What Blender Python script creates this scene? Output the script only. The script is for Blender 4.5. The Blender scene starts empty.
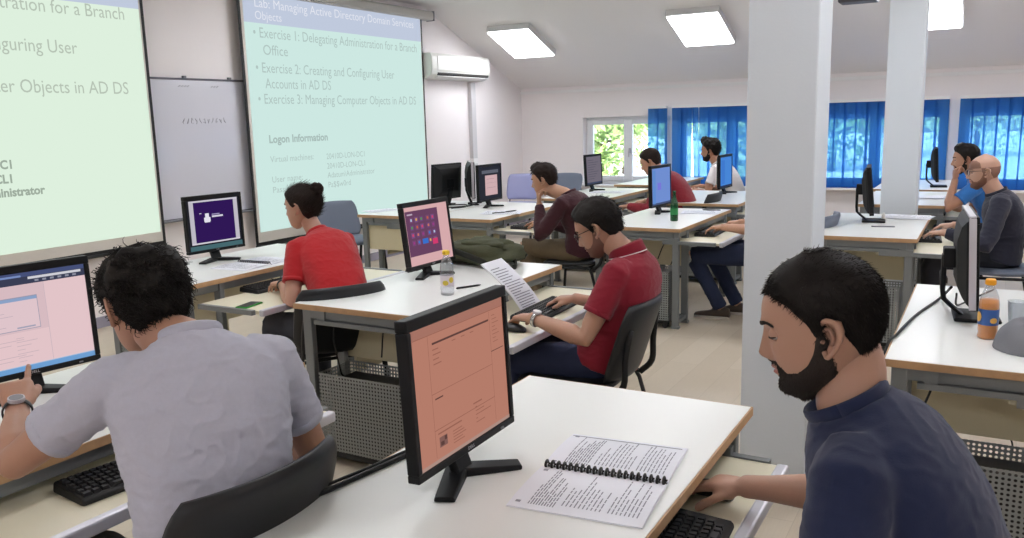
import bpy, bmesh, math, random
import numpy as np
from mathutils import Vector, Matrix, Quaternion, noise
random.seed(7); np.random.seed(7)
SC = bpy.context.scene
COL = SC.collection
PI = math.pi
R = math.radians
V = Vector

# ------------------------------------------------------------------ materials
def lin(c):
    o = []
    for v in c[:3]:
        v = v / 255.0
        o.append(v / 12.92 if v <= 0.04045 else ((v + 0.055) / 1.055) ** 2.4)
    return (o[0], o[1], o[2], 1.0)

def mat(name, c, rough=0.5, metal=0.0, bump=0.0, bscale=60.0, vary=0.0, vscale=8.0, spec=0.5, sss=0.0, sheen=0.0, trans=0.0, ior=1.45, coat=0.0):
    m = bpy.data.materials.new(name); m.use_nodes = True
    nt = m.node_tree; b = nt.nodes['Principled BSDF']
    b.inputs['Base Color'].default_value = lin(c)
    b.inputs['Roughness'].default_value = rough
    b.inputs['Metallic'].default_value = metal
    b.inputs['Specular IOR Level'].default_value = spec
    b.inputs['IOR'].default_value = ior
    if sss: 
        b.inputs['Subsurface Weight'].default_value = sss
        b.inputs['Subsurface Radius'].default_value = (0.6, 0.25, 0.12)
        b.inputs['Subsurface Scale'].default_value = 0.012
    if sheen: b.inputs['Sheen Weight'].default_value = sheen
    if trans: b.inputs['Transmission Weight'].default_value = trans
    if coat: b.inputs['Coat Weight'].default_value = coat
    tc = nt.nodes.new('ShaderNodeTexCoord')
    if bump:
        n = nt.nodes.new('ShaderNodeTexNoise'); n.inputs['Scale'].default_value = bscale; n.inputs['Detail'].default_value = 4
        bp = nt.nodes.new('ShaderNodeBump'); bp.inputs['Strength'].default_value = bump; bp.inputs['Distance'].default_value = 0.01
        nt.links.new(tc.outputs['Object'], n.inputs['Vector'])
        nt.links.new(n.outputs['Fac'], bp.inputs['Height']); nt.links.new(bp.outputs['Normal'], b.inputs['Normal'])
    if vary:
        n2 = nt.nodes.new('ShaderNodeTexNoise'); n2.inputs['Scale'].default_value = vscale; n2.inputs['Detail'].default_value = 6
        mx = nt.nodes.new('ShaderNodeMix'); mx.data_type = 'RGBA'
        l = lin(c)
        mx.inputs['A'].default_value = tuple(x * (1 - vary) for x in l[:3]) + (1,)
        mx.inputs['B'].default_value = tuple(min(1, x * (1 + vary)) for x in l[:3]) + (1,)
        nt.links.new(tc.outputs['Object'], n2.inputs['Vector'])
        nt.links.new(n2.outputs['Fac'], mx.inputs['Factor']); nt.links.new(mx.outputs['Result'], b.inputs['Base Color'])
    return m

def clear(name, tint=(255,255,255), gloss=0.08, body=None, amt=0.0):
    m = bpy.data.materials.new(name); m.use_nodes = True; nt = m.node_tree; L = nt.links.new
    nt.nodes.remove(nt.nodes['Principled BSDF'])
    t = nt.nodes.new('ShaderNodeBsdfTransparent'); t.inputs['Color'].default_value = lin(tint)
    g = nt.nodes.new('ShaderNodeBsdfGlossy'); g.inputs['Roughness'].default_value = 0.05
    f = nt.nodes.new('ShaderNodeLayerWeight'); f.inputs['Blend'].default_value = 0.25
    k = nt.nodes.new('ShaderNodeMath'); k.operation = 'MULTIPLY_ADD'; k.inputs[1].default_value = 0.55; k.inputs[2].default_value = gloss; L(f.outputs['Facing'], k.inputs[0])
    mx = nt.nodes.new('ShaderNodeMixShader'); L(k.outputs[0], mx.inputs[0]); L(t.outputs[0], mx.inputs[1]); L(g.outputs[0], mx.inputs[2]); out = mx
    if body:
        d = nt.nodes.new('ShaderNodeBsdfDiffuse'); d.inputs['Color'].default_value = lin(body)
        m2 = nt.nodes.new('ShaderNodeMixShader'); m2.inputs[0].default_value = amt; L(mx.outputs[0], m2.inputs[1]); L(d.outputs[0], m2.inputs[2]); out = m2
    L(out.outputs[0], nt.nodes['Material Output'].inputs['Surface']); return m

def emit(name, c, s=1.0):
    m = bpy.data.materials.new(name); m.use_nodes = True
    nt = m.node_tree; nt.nodes.remove(nt.nodes['Principled BSDF'])
    e = nt.nodes.new('ShaderNodeEmission'); e.inputs['Color'].default_value = lin(c); e.inputs['Strength'].default_value = s
    nt.links.new(e.outputs[0], nt.nodes['Material Output'].inputs['Surface'])
    return m

_ec = {}
def disp(c, s=None):
    k = (tuple(c), s)
    if k not in _ec: _ec[k] = emit('display_colour', c, DISP if s is None else s)
    return _ec[k]
DISP = 1.0

# ------------------------------------------------------------------ mesh builder
class MB:
    def __init__(s): s.v = []; s.f = []; s.m = []
    def add(s, vs, fs, mi=0):
        o = len(s.v); s.v += [tuple(p) for p in vs]
        for f in fs: s.f.append(tuple(i + o for i in f)); s.m.append(mi)
        return s
    def box(s, lo, hi, mi=0, M=None):
        x0, y0, z0 = lo; x1, y1, z1 = hi
        vs = [V(p) for p in ((x0,y0,z0),(x1,y0,z0),(x1,y1,z0),(x0,y1,z0),(x0,y0,z1),(x1,y0,z1),(x1,y1,z1),(x0,y1,z1))]
        if M is not None: vs = [M @ p for p in vs]
        return s.add(vs, [(0,3,2,1),(4,5,6,7),(0,1,5,4),(1,2,6,5),(2,3,7,6),(3,0,4,7)], mi)
    def cbox(s, c, d, mi=0, M=None):
        return s.box([c[i]-d[i]/2 for i in range(3)], [c[i]+d[i]/2 for i in range(3)], mi, M)
    def loft(s, rings, mi=0, cap=True, closed=True):
        n = len(rings[0]); vs = [p for r in rings for p in r]; fs = []
        for i in range(len(rings)-1):
            for j in range(n if closed else n-1):
                a = i*n+j; b = i*n+(j+1) % n
                fs.append((a, b, b+n, a+n))
        if cap:
            fs.append(tuple(reversed(range(n)))); fs.append(tuple((len(rings)-1)*n+j for j in range(n)))
        return s.add(vs, fs, mi)
    def tube(s, pts, rad, n=8, mi=0, cap=True, flat=1.0, up=None):
        pts = [V(p) for p in pts]; k = len(pts)
        if not hasattr(rad, '__len__'): rad = [rad]*k
        rings = []; prev = None
        for i in range(k):
            t = (pts[min(i+1,k-1)] - pts[max(i-1,0)])
            if t.length < 1e-9: t = V((0,0,1))
            t.normalize()
            if prev is None:
                u = V(up) if up else (V((0,0,1)) if abs(t.z) < 0.9 else V((1,0,0)))
            else: u = prev
            u = (u - t*u.dot(t))
            if u.length < 1e-6: u = t.orthogonal()
            u.normalize(); prev = u; w = t.cross(u)
            r = rad[i]; ru, rw = (r if hasattr(r,'__len__') else (r*flat, r))
            rings.append([pts[i] + u*math.cos(2*PI*j/n)*ru + w*math.sin(2*PI*j/n)*rw for j in range(n)])
        return s.loft(rings, mi, cap)
    def lathe(s, prof, n=24, mi=0, M=None, c=(0,0,0), cap=True):
        rings = []
        for r, z in prof:
            ring = [V((c[0]+r*math.cos(2*PI*j/n), c[1]+r*math.sin(2*PI*j/n), c[2]+z)) for j in range(n)]
            if M is not None: ring = [M @ p for p in ring]
            rings.append(ring)
        return s.loft(rings, mi, cap)
    def ball(s, c, r, n=16, m=10, mi=0, M=None):
        rx, ry, rz = r if hasattr(r,'__len__') else (r,r,r)
        rings = []
        for i in range(m+1):
            a = -PI/2 + PI*(i if 0 < i < m else (0.04 if i == 0 else m-0.04))/m
            ring = [V((c[0]+rx*math.cos(a)*math.cos(2*PI*j/n), c[1]+ry*math.cos(a)*math.sin(2*PI*j/n), c[2]+rz*math.sin(a))) for j in range(n)]
            if M is not None: ring = [M @ p for p in ring]
            rings.append(ring)
        return s.loft(rings, mi, True)
    def quad(s, a, b, c, d, mi=0): return s.add([a,b,c,d], [(0,1,2,3)], mi)
    def merge(s, o, mi=None):
        k = len(s.v); s.v += o.v
        for f, m in zip(o.f, o.m): s.f.append(tuple(i+k for i in f)); s.m.append(m if mi is None else mi)
        return s
    def mesh(s, name):
        me = bpy.data.meshes.new(name); me.from_pydata([tuple(p) for p in s.v], [], s.f); return me
    def build(s, name, mats, parent=None, smooth=False, bevel=0.0, seg=2, label=None):
        if not isinstance(mats, (list, tuple)): mats = [mats]
        me = s.mesh(name)
        for m in mats: me.materials.append(m)
        if len(mats) > 1: me.polygons.foreach_set('material_index', s.m)
        if smooth: me.polygons.foreach_set('use_smooth', [True]*len(me.polygons))
        me.update()
        o = bpy.data.objects.new(name, me); COL.objects.link(o)
        if parent is not None: o.parent = parent
        if bevel:
            b = o.modifiers.new('edge', 'BEVEL'); b.width = bevel; b.segments = seg; b.limit_method = 'ANGLE'; b.angle_limit = R(40)
        if label: o['label'] = label
        return o

def smooth_by_angle(o, deg=40):
    me = o.data
    bm = bmesh.new(); bm.from_mesh(me)
    for f in bm.faces: f.smooth = True
    for e in bm.edges:
        if len(e.link_faces) == 2 and e.calc_face_angle(0) > R(deg): e.smooth = False
    bm.to_mesh(me); bm.free()
    return o

def tag(o, label, cat, group=None, kind=None):
    if label: o['label'] = label
    if cat: o['category'] = cat
    if group: o['group'] = group
    if kind: o['kind'] = kind
    return o
def struct(o): o['kind'] = 'structure'; return o
def thing(name, label, cat, loc=(0,0,0), rz=0.0, group=None):
    o = bpy.data.objects.new(name, None); COL.objects.link(o)
    o.empty_display_size = 0.1
    o.location = loc; o.rotation_euler = (0,0,rz)
    return tag(o, label, cat, group)
def dup(o, parent=None):
    c = o.copy(); COL.objects.link(c)
    if parent is not None: c.parent = parent
    for ch in list(o.children): dup(ch, c)
    return c
def interp(x, tab):
    if x <= tab[0][0]: return tab[0][1]
    for (a, va), (b, vb) in zip(tab, tab[1:]):
        if x <= b:
            t = (x-a)/(b-a)
            return va + (vb-va)*t
    return tab[-1][1]
def sinterp(x, tab):
    return float(np.interp(x, [t[0] for t in tab], [t[1] for t in tab]))
def bez(p0, p1, p2, p3, n):
    out = []
    for i in range(n):
        t = i/(n-1); u = 1-t
        out.append(V(p0)*u**3 + V(p1)*3*u*u*t + V(p2)*3*u*t*t + V(p3)*t**3)
    return out
def crom(pts, per=6):
    P = [V(p) for p in pts]; P = [2*P[0]-P[1]] + P + [2*P[-1]-P[-2]]; out = []
    for i in range(1, len(P)-2):
        for k in range(per):
            t = k/per
            out.append(0.5*((2*P[i]) + (P[i+1]-P[i-1])*t + (2*P[i-1]-5*P[i]+4*P[i+1]-P[i+2])*t*t + (3*P[i]-P[i-1]-3*P[i+1]+P[i+2])*t**3))
    out.append(P[-2]); return out

def text_geo(body, size, bold=0.0):
    cu = bpy.data.curves.new('t', 'FONT'); cu.body = body; cu.size = size; cu.resolution_u = 3; cu.offset = bold
    o = bpy.data.objects.new('t', cu); COL.objects.link(o)
    dg = bpy.context.evaluated_depsgraph_get(); me = o.evaluated_get(dg).to_mesh()
    vs = [tuple(v.co) for v in me.vertices]; fs = [tuple(p.vertices) for p in me.polygons]
    o.evaluated_get(dg).to_mesh_clear(); bpy.data.objects.remove(o); bpy.data.curves.remove(cu)
    return vs, fs
def put_text(mb, body, size, org, u, v, mi=0, width=None, align='l', bold=0.0):
    vs, fs = text_geo(body, size, bold)
    if not vs: return
    w = max(p[0] for p in vs); sx = (width/w) if width else 1.0
    off = -w*sx if align == 'r' else (-w*sx/2 if align == 'c' else 0)
    org, u, v = V(org), V(u), V(v)
    mb.add([org + u*(p[0]*sx+off) + v*p[1] for p in vs], fs, mi)

# ------------------------------------------------------------------ camera
CAMH = 1.547
def camera():
    cd = bpy.data.cameras.new('camera'); co = bpy.data.objects.new('camera', cd); COL.objects.link(co)
    cd.sensor_fit = 'HORIZONTAL'; cd.sensor_width = 36.0; cd.lens = 837.59/1024*36.0
    cd.clip_start = 0.05; cd.clip_end = 300
    p, y, ro = R(10.0252), R(29.7336), R(-1.5556)
    f = V((-math.sin(y)*math.cos(p), math.cos(y)*math.cos(p), -math.sin(p))); r = V((math.cos(y), math.sin(y), 0)); u = r.cross(f)
    r2 = r*math.cos(ro) + u*math.sin(ro); u2 = -r*math.sin(ro) + u*math.cos(ro)
    M = Matrix((r2, u2, -f)).transposed().to_4x4(); M.translation = V((0,0,CAMH))
    co.matrix_world = M
    SC.camera = co
camera()
SC.view_settings.view_transform = 'Standard'; SC.view_settings.look = 'None'
SC.view_settings.gamma = 1.0; SC.view_settings.use_curve_mapping = False
LAMP = 16.5; EXPO = 0.0
# ------------------------------------------------------------------ materials in use
M_WALL = mat('wall_paint', (240,234,234), 0.85, bump=0.05, bscale=120)
M_CEIL = mat('ceiling_paint', (240,236,235), 0.9, bump=0.04, bscale=90)
M_COLUMN = mat('column_paint', (218,225,232), 0.8, bump=0.06, bscale=90)
M_TRIM = mat('white_trim', (238,236,236), 0.5)
M_BASE = mat('baseboard_paint', (150,146,160), 0.5)
M_PVC = mat('window_pvc', (235,236,238), 0.3)
M_CHROME = mat('chrome', (200,200,205), 0.2, 1.0)
M_TOP = mat('desk_laminate', (234,236,233), 0.32, bump=0.01, bscale=200)
M_BEECH = mat('beech_edge', (182,146,108), 0.5, vary=0.2, vscale=30)
M_PANEL = mat('cream_panel', (206,196,164), 0.5, vary=0.05)
M_STEEL = mat('grey_steel', (124,128,130), 0.45, 0.3)
M_RAIL = mat('aluminium_rail', (206,206,214), 0.35, 0.3)
M_BLK = mat('black_plastic', (22,22,24), 0.38)
M_BLK2 = mat('black_matte_plastic', (16,16,17), 0.55)
M_BEZ = mat('monitor_plastic', (15,15,17), 0.5, spec=0.3)
M_SILVER = mat('silver_plastic', (196,192,198), 0.35, 0.2)
M_KEY = mat('key_plastic', (26,26,29), 0.5)
M_SEAT = mat('black_vinyl', (24,25,28), 0.45, bump=0.05, bscale=300)
M_GSEAT = mat('blue_grey_vinyl', (104,112,128), 0.5, bump=0.05, bscale=300)
M_PAPER = mat('paper', (236,238,246), 0.8)
M_INK = mat('ink', (96,98,108), 0.8)
M_INKD = mat('dark_ink', (50,50,58), 0.8)
M_GREY = mat('grey_plastic', (120,120,126), 0.5)
M_CABLE = mat('cable_rubber', (18,18,20), 0.5)

def perforated(name, c, pitch=0.016, r=0.33):
    m = mat(name, c, 0.45, 0.3); nt = m.node_tree; b = nt.nodes['Principled BSDF']; L = nt.links.new
    tc = nt.nodes.new('ShaderNodeTexCoord'); g = nt.nodes.new('ShaderNodeNewGeometry')
    sp = nt.nodes.new('ShaderNodeSeparateXYZ'); L(tc.outputs['Object'], sp.inputs[0])
    def mth(op, a, b_=None):
        n = nt.nodes.new('ShaderNodeMath'); n.operation = op
        for i, x in enumerate((a, b_)):
            if x is None: continue
            if isinstance(x, (int, float)): n.inputs[i].default_value = x
            else: L(x, n.inputs[i])
        return n.outputs[0]
    d = []
    for k in 'XYZ':
        f = mth('SUBTRACT', mth('FRACT', mth('MULTIPLY', sp.outputs[k], 1/pitch)), 0.5)
        d.append(mth('MULTIPLY', f, f))
    # the two coordinates that lie in the sheet: choose by the face's normal in object space
    vt = nt.nodes.new('ShaderNodeVectorTransform'); vt.vector_type = 'NORMAL'; vt.convert_from = 'WORLD'; vt.convert_to = 'OBJECT'
    L(g.outputs['Normal'], vt.inputs[0]); sn = nt.nodes.new('ShaderNodeSeparateXYZ'); L(vt.outputs[0], sn.inputs[0])
    ws = [mth('LESS_THAN', mth('ABSOLUTE', sn.outputs[k]), 0.5) for k in 'XYZ']
    tot = mth('ADD', mth('ADD', mth('MULTIPLY', d[0], ws[0]), mth('MULTIPLY', d[1], ws[1])), mth('MULTIPLY', d[2], ws[2]))
    hole = mth('LESS_THAN', tot, r*r)
    tr = nt.nodes.new('ShaderNodeBsdfTransparent'); mx = nt.nodes.new('ShaderNodeMixShader')
    L(hole, mx.inputs[0]); L(b.outputs[0], mx.inputs[1]); L(tr.outputs[0], mx.inputs[2])
    L(mx.outputs[0], nt.nodes['Material Output'].inputs['Surface'])
    return m
M_PERF = perforated('perforated_steel', (140,144,144), 0.017, 0.30)

def floor_mat():
    m = mat('vinyl_floor', (206,194,176), 0.42); nt = m.node_tree; b = nt.nodes['Principled BSDF']; L = nt.links.new
    tc = nt.nodes.new('ShaderNodeTexCoord'); mp = nt.nodes.new('ShaderNodeMapping'); mp.inputs['Rotation'].default_value = (0,0,PI/2)
    L(tc.outputs['Object'], mp.inputs[0])
    br = nt.nodes.new('ShaderNodeTexBrick'); L(mp.outputs[0], br.inputs['Vector'])
    br.inputs['Color1'].default_value = lin((210,198,180)); br.inputs['Color2'].default_value = lin((203,190,171)); br.inputs['Mortar'].default_value = lin((190,177,159))
    br.inputs['Scale'].default_value = 1.0; br.inputs['Mortar Size'].default_value = 0.0015; br.inputs['Brick Width'].default_value = 1.25; br.inputs['Row Height'].default_value = 0.19
    ns = nt.nodes.new('ShaderNodeTexNoise'); mp2 = nt.nodes.new('ShaderNodeMapping'); mp2.inputs['Scale'].default_value = (30, 2.5, 1)
    L(tc.outputs['Object'], mp2.inputs[0]); L(mp2.outputs[0], ns.inputs['Vector']); ns.inputs['Detail'].default_value = 6
    mx = nt.nodes.new('ShaderNodeMix'); mx.data_type = 'RGBA'; mx.blend_type = 'MULTIPLY'
    rp = nt.nodes.new('ShaderNodeValToRGB'); rp.color_ramp.elements[0].color = (0.86,0.85,0.84,1); rp.color_ramp.elements[1].color = (1,1,1,1)
    L(ns.outputs['Fac'], rp.inputs[0]); mx.inputs['Factor'].default_value = 0.8
    L(br.outputs['Color'], mx.inputs['A']); L(rp.outputs['Color'], mx.inputs['B']); L(mx.outputs['Result'], b.inputs['Base Color'])
    return m

XW, YW, XR, YB, ZC = -6.13, 11.15, 5.2, -3.0, 2.95     # front wall, window wall, right wall, back wall, flat ceiling
KS = 0.384; ZE = 2.01; YK = YW - (ZC-ZE)/KS            # sloping ceiling: slope, height at window wall, where it turns flat
def zceil(y): return ZC if y < YK else ZE + (YW-y)*KS

fl = MB(); fl.box((XW-0.2, YB-0.2, -0.12), (XR+0.2, YW+0.3, 0)); struct(fl.build('floor', floor_mat()))
w = MB(); w.box((XW-0.2, YB-0.2, 0), (XW, YW+0.3, 3.1)); struct(w.build('wall_front', M_WALL))
w = MB(); w.box((XR, YB-0.2, 0), (XR+0.2, YW+0.3, 3.1)); struct(w.build('wall_right', M_WALL))
w = MB(); w.box((XW, YB-0.2, 0), (XR, YB, 3.1)); struct(w.build('wall_back', M_WALL))
WINS = [(-5.127, -3.83), (-3.74, -2.29), (-2.05, -0.44), (-0.335, 1.25), (1.6, 3.1), (3.4, 4.9)]
ZS, ZT = 0.62, 1.565
w = MB(); w.box((XW, YW, 0), (XR, YW+0.3, ZS)); w.box((XW, YW, ZT), (XR, YW+0.3, 3.1))
xs = [XW] + [a for p in WINS for a in p] + [XR]
for i in range(0, len(xs), 2): w.box((xs[i], YW, ZS), (xs[i+1], YW+0.3, ZT))
struct(w.build('wall_window', M_WALL))
c = MB(); T = 0.15
prof = [(YB-0.2, ZC), (YK, ZC), (YW+0.3, ZE-0.3*KS), (YW+0.3, ZE-0.3*KS+T+0.5), (YK, ZC+T+0.3), (YB-0.2, ZC+T+0.3)]
c.loft([[V((XW-0.2, y, z)) for y, z in prof], [V((XR+0.2, y, z)) for y, z in prof]])
struct(c.build('ceiling', M_CEIL))
b = MB(); b.box((XW, YB, 0), (XW+0.015, YW, 0.09)); struct(b.build('baseboard_front', M_BASE, bevel=0.003))
b = MB(); b.box((XW+0.015, YW-0.015, 0), (XR, YW, 0.09)); struct(b.build('baseboard_window', M_BASE, bevel=0.003))
b = MB(); b.box((XW, YW-0.03, 1.925), (XR, YW, 1.965)); struct(b.build('trim_1', M_TRIM, bevel=0.004))

def column(x0, x1, y0, y1):
    m = MB(); m.box((x0, y0, 0), (x1, y1, ZC+0.05)); o = m.build('column', M_COLUMN, bevel=0.006); struct(o)
    k = MB(); k.loft([[V(p) for p in ((x0-e, y0-e, z), (x1+e, y0-e, z), (x1+e, y1+e, z), (x0-e, y1+e, z))] for e, z in ((0.012,0),(0.012,0.08),(0.001,0.086))])
    k.build('baseboard', M_BASE, o)
column(-0.826, -0.568, 3.3, 3.57)
column(-0.752, -0.489, 7.36, 7.62)

# windows ----------------------------------------------------------
M_GLASS = clear('window_glass', (250,252,252), 0.02)
for i, (x0, x1) in enumerate(WINS):
    y = YW+0.10; fr = MB(); t = 0.055
    def frame(mb, a, b_, z0, z1, t, y0, y1):
        mb.box((a, y0, z0), (a+t, y1, z1)); mb.box((b_-t, y0, z0), (b_, y1, z1)); mb.box((a+t, y0, z0), (b_-t, y1, z0+t)); mb.box((a+t, y0, z1-t), (b_-t, y1, z1))
    frame(fr, x0, x1, ZS, ZT, 0.045, y+0.015, y+0.075)
    fo = fr.build('window_%d' % (i+1), M_PVC, bevel=0.004); struct(fo)
    xm = (x0+x1)/2
    for a, b_ in ((x0+0.04, xm+0.004), (xm-0.004, x1-0.04)):
        s = MB(); frame(s, a, b_, ZS+0.04, ZT-0.04, 0.07, y, y+0.05); so = s.build('sash', M_PVC, fo, bevel=0.006)
        g = MB(); g.box((a+0.065, y+0.02, ZS+0.1), (b_-0.065, y+0.03, ZT-0.1)); g.build('pane', M_GLASS, so)
    h = MB(); h.cbox((xm+0.03, y-0.008, 1.09), (0.03, 0.016, 0.07)); h.tube([(xm+0.03, y-0.02, 1.09), (xm+0.03, y-0.045, 1.09), (xm+0.03, y-0.05, 1.0)], [0.01,0.01,0.008]); h.build('handle', M_SILVER, fo, True)
    sl = MB(); sl.box((x0-0.04, YW-0.12, ZS-0.03), (x1+0.04, YW+0.10, ZS)); sl.build('sill', M_TRIM, fo, bevel=0.006)

# curtains ---------------------------------------------------------
def curtain_mat(name, c):
    m = bpy.data.materials.new(name); m.use_nodes = True; nt = m.node_tree; L = nt.links.new
    b = nt.nodes['Principled BSDF']; b.inputs['Base Color'].default_value = lin(c); b.inputs['Roughness'].default_value = 0.9
    t = nt.nodes.new('ShaderNodeBsdfTranslucent'); t.inputs['Color'].default_value = lin((70,138,206))
    tp = nt.nodes.new('ShaderNodeBsdfTransparent'); tp.inputs['Color'].default_value = lin((150,205,250))
    m1 = nt.nodes.new('ShaderNodeMixShader'); m1.inputs[0].default_value = 0.55; L(b.outputs[0], m1.inputs[1]); L(t.outputs[0], m1.inputs[2])
    m2 = nt.nodes.new('ShaderNodeMixShader'); m2.inputs[0].default_value = 0.22; L(m1.outputs[0], m2.inputs[1]); L(tp.outputs[0], m2.inputs[2])
    L(m2.outputs[0], nt.nodes['Material Output'].inputs['Surface']); return m
M_CURT = curtain_mat('blue_curtain_cloth', (34,84,146))
def curtain(x0, x1, label, pitch=0.125, gap=None):
    w_ = x1-x0; zt, zb = 1.665, 0.60
    t = thing('curtain', label, 'curtain', ((x0+x1)/2, YW-0.075, zt), 0, 'blue curtains on the window wall')
    n = max(2, int(round(w_/pitch))); NZ = 10; c_ = MB(); hm = MB(); sw = w_/n; rnd = random.Random(int(x0*50))
    for q in range(n):
        xc = -w_/2 + sw*(q+0.5); half = sw*0.5+0.011; sk = rnd.uniform(-0.012, 0.012); tw = rnd.uniform(0.06, 0.16); vs = []
        if gap is not None and abs((q+0.5)/n - gap) < 0.5/n: half *= 0.55; sk = 0.03
        for k in range(NZ+1):
            z = (zb-zt)*k/NZ
            for j in range(7):
                u = -1+2*j/6
                vs.append((xc+u*half+sk*k/NZ, 0.02*math.sin(q*2.4)*0.3 + u*half*tw + 0.010*(1-u*u) + (0.004 if q % 2 else -0.004), z))
        c_.add(vs, [(k*7+j, k*7+j+1, (k+1)*7+j+1, (k+1)*7+j) for k in range(NZ) for j in range(6)])
        e = vs[-7:]; hm.loft([[V((p[0], p[1]+s_, p[2]+dz)) for s_, dz in ((-0.004,0),(0.004,0),(0.004,0.03),(-0.004,0.03))] for p in e])
    o = c_.build('cloth', M_CURT, t, True)
    hm.build('hem', M_CURT, t, True)
    h = MB(); h.box((-w_/2-0.01, -0.03, -0.005), (w_/2+0.01, 0.03, 0.03)); h.build('track', M_TRIM, t, bevel=0.004)
    return t
curtain(-4.10, -3.855, 'narrow drawn-back blue curtain at the edge of the leafy open window')
curtain(-3.76, -2.27, 'wide blue curtain with a bright slit behind the man in white', gap=0.17)
curtain(-2.07, -0.455, 'blue curtain behind the two square columns')
curtain(-0.325, 1.27, 'blue curtain behind the bald man and the man in blue')
curtain(1.58, 3.12, 'blue curtain on the fifth window')
curtain(3.38, 4.92, 'blue curtain on the last window by the far wall')

# ceiling lights ---------------------------------------------------
M_LAMP = emit("lamp_diffuser", (248,250,255), LAMP if 'LAMP' in globals() else 9.0)
M_LBODY = mat('lamp_housing', (214,212,212), 0.4)
def ceiling_light(x, y, label, sloped):
    t = thing('ceiling_light', label, 'ceiling light', (x, y, zceil(y)), 0, 'square ceiling lights')
    if sloped: t.rotation_euler = (-math.atan(KS), 0, 0)
    W, Lg, H = 0.60, 0.78, 0.075
    f = MB(); tk = 0.018
    f.box((-W/2,-Lg/2,-H), (-W/2+tk,Lg/2,0)); f.box((W/2-tk,-Lg/2,-H), (W/2,Lg/2,0)); f.box((-W/2+tk,-Lg/2,-H), (W/2-tk,-Lg/2+tk,0)); f.box((-W/2+tk,Lg/2-tk,-H), (W/2-tk,Lg/2,0)); f.box((-W/2+tk,-Lg/2+tk,-0.012), (W/2-tk,Lg/2-tk,0))
    f.build('housing', M_LBODY, t)
    d = MB(); d.box((-W/2+tk,-Lg/2+tk,-H-0.014), (W/2-tk,Lg/2-tk,-H+0.010)); d.build('diffuser', M_LAMP, t)
    l = MB()
    for k in range(1, 8): 
        yy = -Lg/2 + Lg*k/8; l.box((-W/2+tk, yy-0.002, -H-0.022), (W/2-tk, yy+0.002, -H-0.010))
    for k in (1,2,3): 
        xx = -W/2 + W*k/4; l.box((xx-0.002, -Lg/2+tk, -H-0.022), (xx+0.002, Lg/2-tk, -H-0.010))
    l.build('louvre', M_LAMP, t)
    return t
for x, lab in ((-5.28, 'bright ceiling light nearest the air conditioner'), (-2.95, 'bright ceiling light beside the near column'), (-0.62, 'bright ceiling light beside the far column')):
    ceiling_light(x, 9.67, lab, True)
for x in (1.7, 4.0): ceiling_light(x, 9.67, 'bright ceiling light on the slope toward the far right wall', True)
for y in (6.2, 2.9, -1.5):  # fixtures out of view, added to light the room; rear row lifts the foreground
    for x in (-4.9, -2.4, 0.3, 3.2): ceiling_light(x, y, 'added ceiling light out of view on the flat ceiling', False)

# outside ----------------------------------------------------------
wd = bpy.data.worlds.new('World'); SC.world = wd; wd.use_nodes = True
nt = wd.node_tree; bg = nt.nodes['Background']; sky = nt.nodes.new('ShaderNodeTexSky'); sky.sky_type = 'NISHITA'
sky.sun_disc = False; sky.sun_elevation = R(48); sky.sun_rotation = R(200); sky.air_density = 1.2; sky.dust_density = 2.0
nt.links.new(sky.outputs[0], bg.inputs[0]); bg.inputs[1].default_value = 1.1
sd = bpy.data.lights.new('sun', 'SUN'); sd.energy = 17.0; sd.angle = R(0.6); so = bpy.data.objects.new('sun', sd); COL.objects.link(so)
so.rotation_euler = (R(48), 0, R(20)); so.location = (0, 5, 12)
g = MB(); g.box((-40, YW+0.3, -0.2), (30, 60, 0.12)); struct(g.build('ground', mat('pale_terrace', (236,234,230), 0.9, vary=0.1, vscale=2)))
M_LEAF = mat('leaf', (140,164,96), 0.55, vary=0.35, vscale=3, trans=0.0); M_LEAF2 = mat('pale_leaf', (186,198,138), 0.55, vary=0.3, vscale=3); M_BARK = mat('bark', (90,74,58), 0.9)
def tree(x, y, h, rad, label, m, n=2600):
    t = thing('tree', label, 'tree', (x, y, 0.12), 0, 'trees outside the windows')
    k = MB(); k.tube([(0,0,0), (0.05,0.03,h*0.3), (-0.04,0.05,h*0.6), (0.02,0,h*0.9)], [0.09,0.075,0.05,0.015])
    for a in range(7):
        an = a*2.4; z = h*(0.25+0.08*a); k.tube([(0,0,z), (math.cos(an)*rad*0.4, math.sin(an)*rad*0.4, z+0.25), (math.cos(an)*rad*0.8, math.sin(an)*rad*0.8, z+0.35)], [0.035,0.022,0.008], 6)
    k.build('trunk', M_BARK, t, True)
    rnd = random.Random(int(x*100)); f = MB()
    for i in range(n):
        d = V((rnd.gauss(0,1), rnd.gauss(0,1), rnd.gauss(0,1))).normalized(); r = rnd.random()**0.4
        c = V((d.x*rad*r, d.y*rad*r, h*0.52 + d.z*h*0.5*r)); c += V((1,1,1))*0.25*noise.noise(c*1.3)
        if c.z < 0.02: c.z = 0.02 + rnd.random()*0.3
        q = Quaternion((rnd.gauss(0,1), rnd.gauss(0,1), rnd.gauss(0,1), rnd.gauss(0,1))).normalized(); s = 0.07+0.06*rnd.random()
        f.add([c + q @ V(p)*s for p in ((-1,0,0),(0,-0.45,0.1),(1,0,0),(0,0.45,0.1))], [(0,1,2,3)])
    f.build('foliage', m, t, False)
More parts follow.
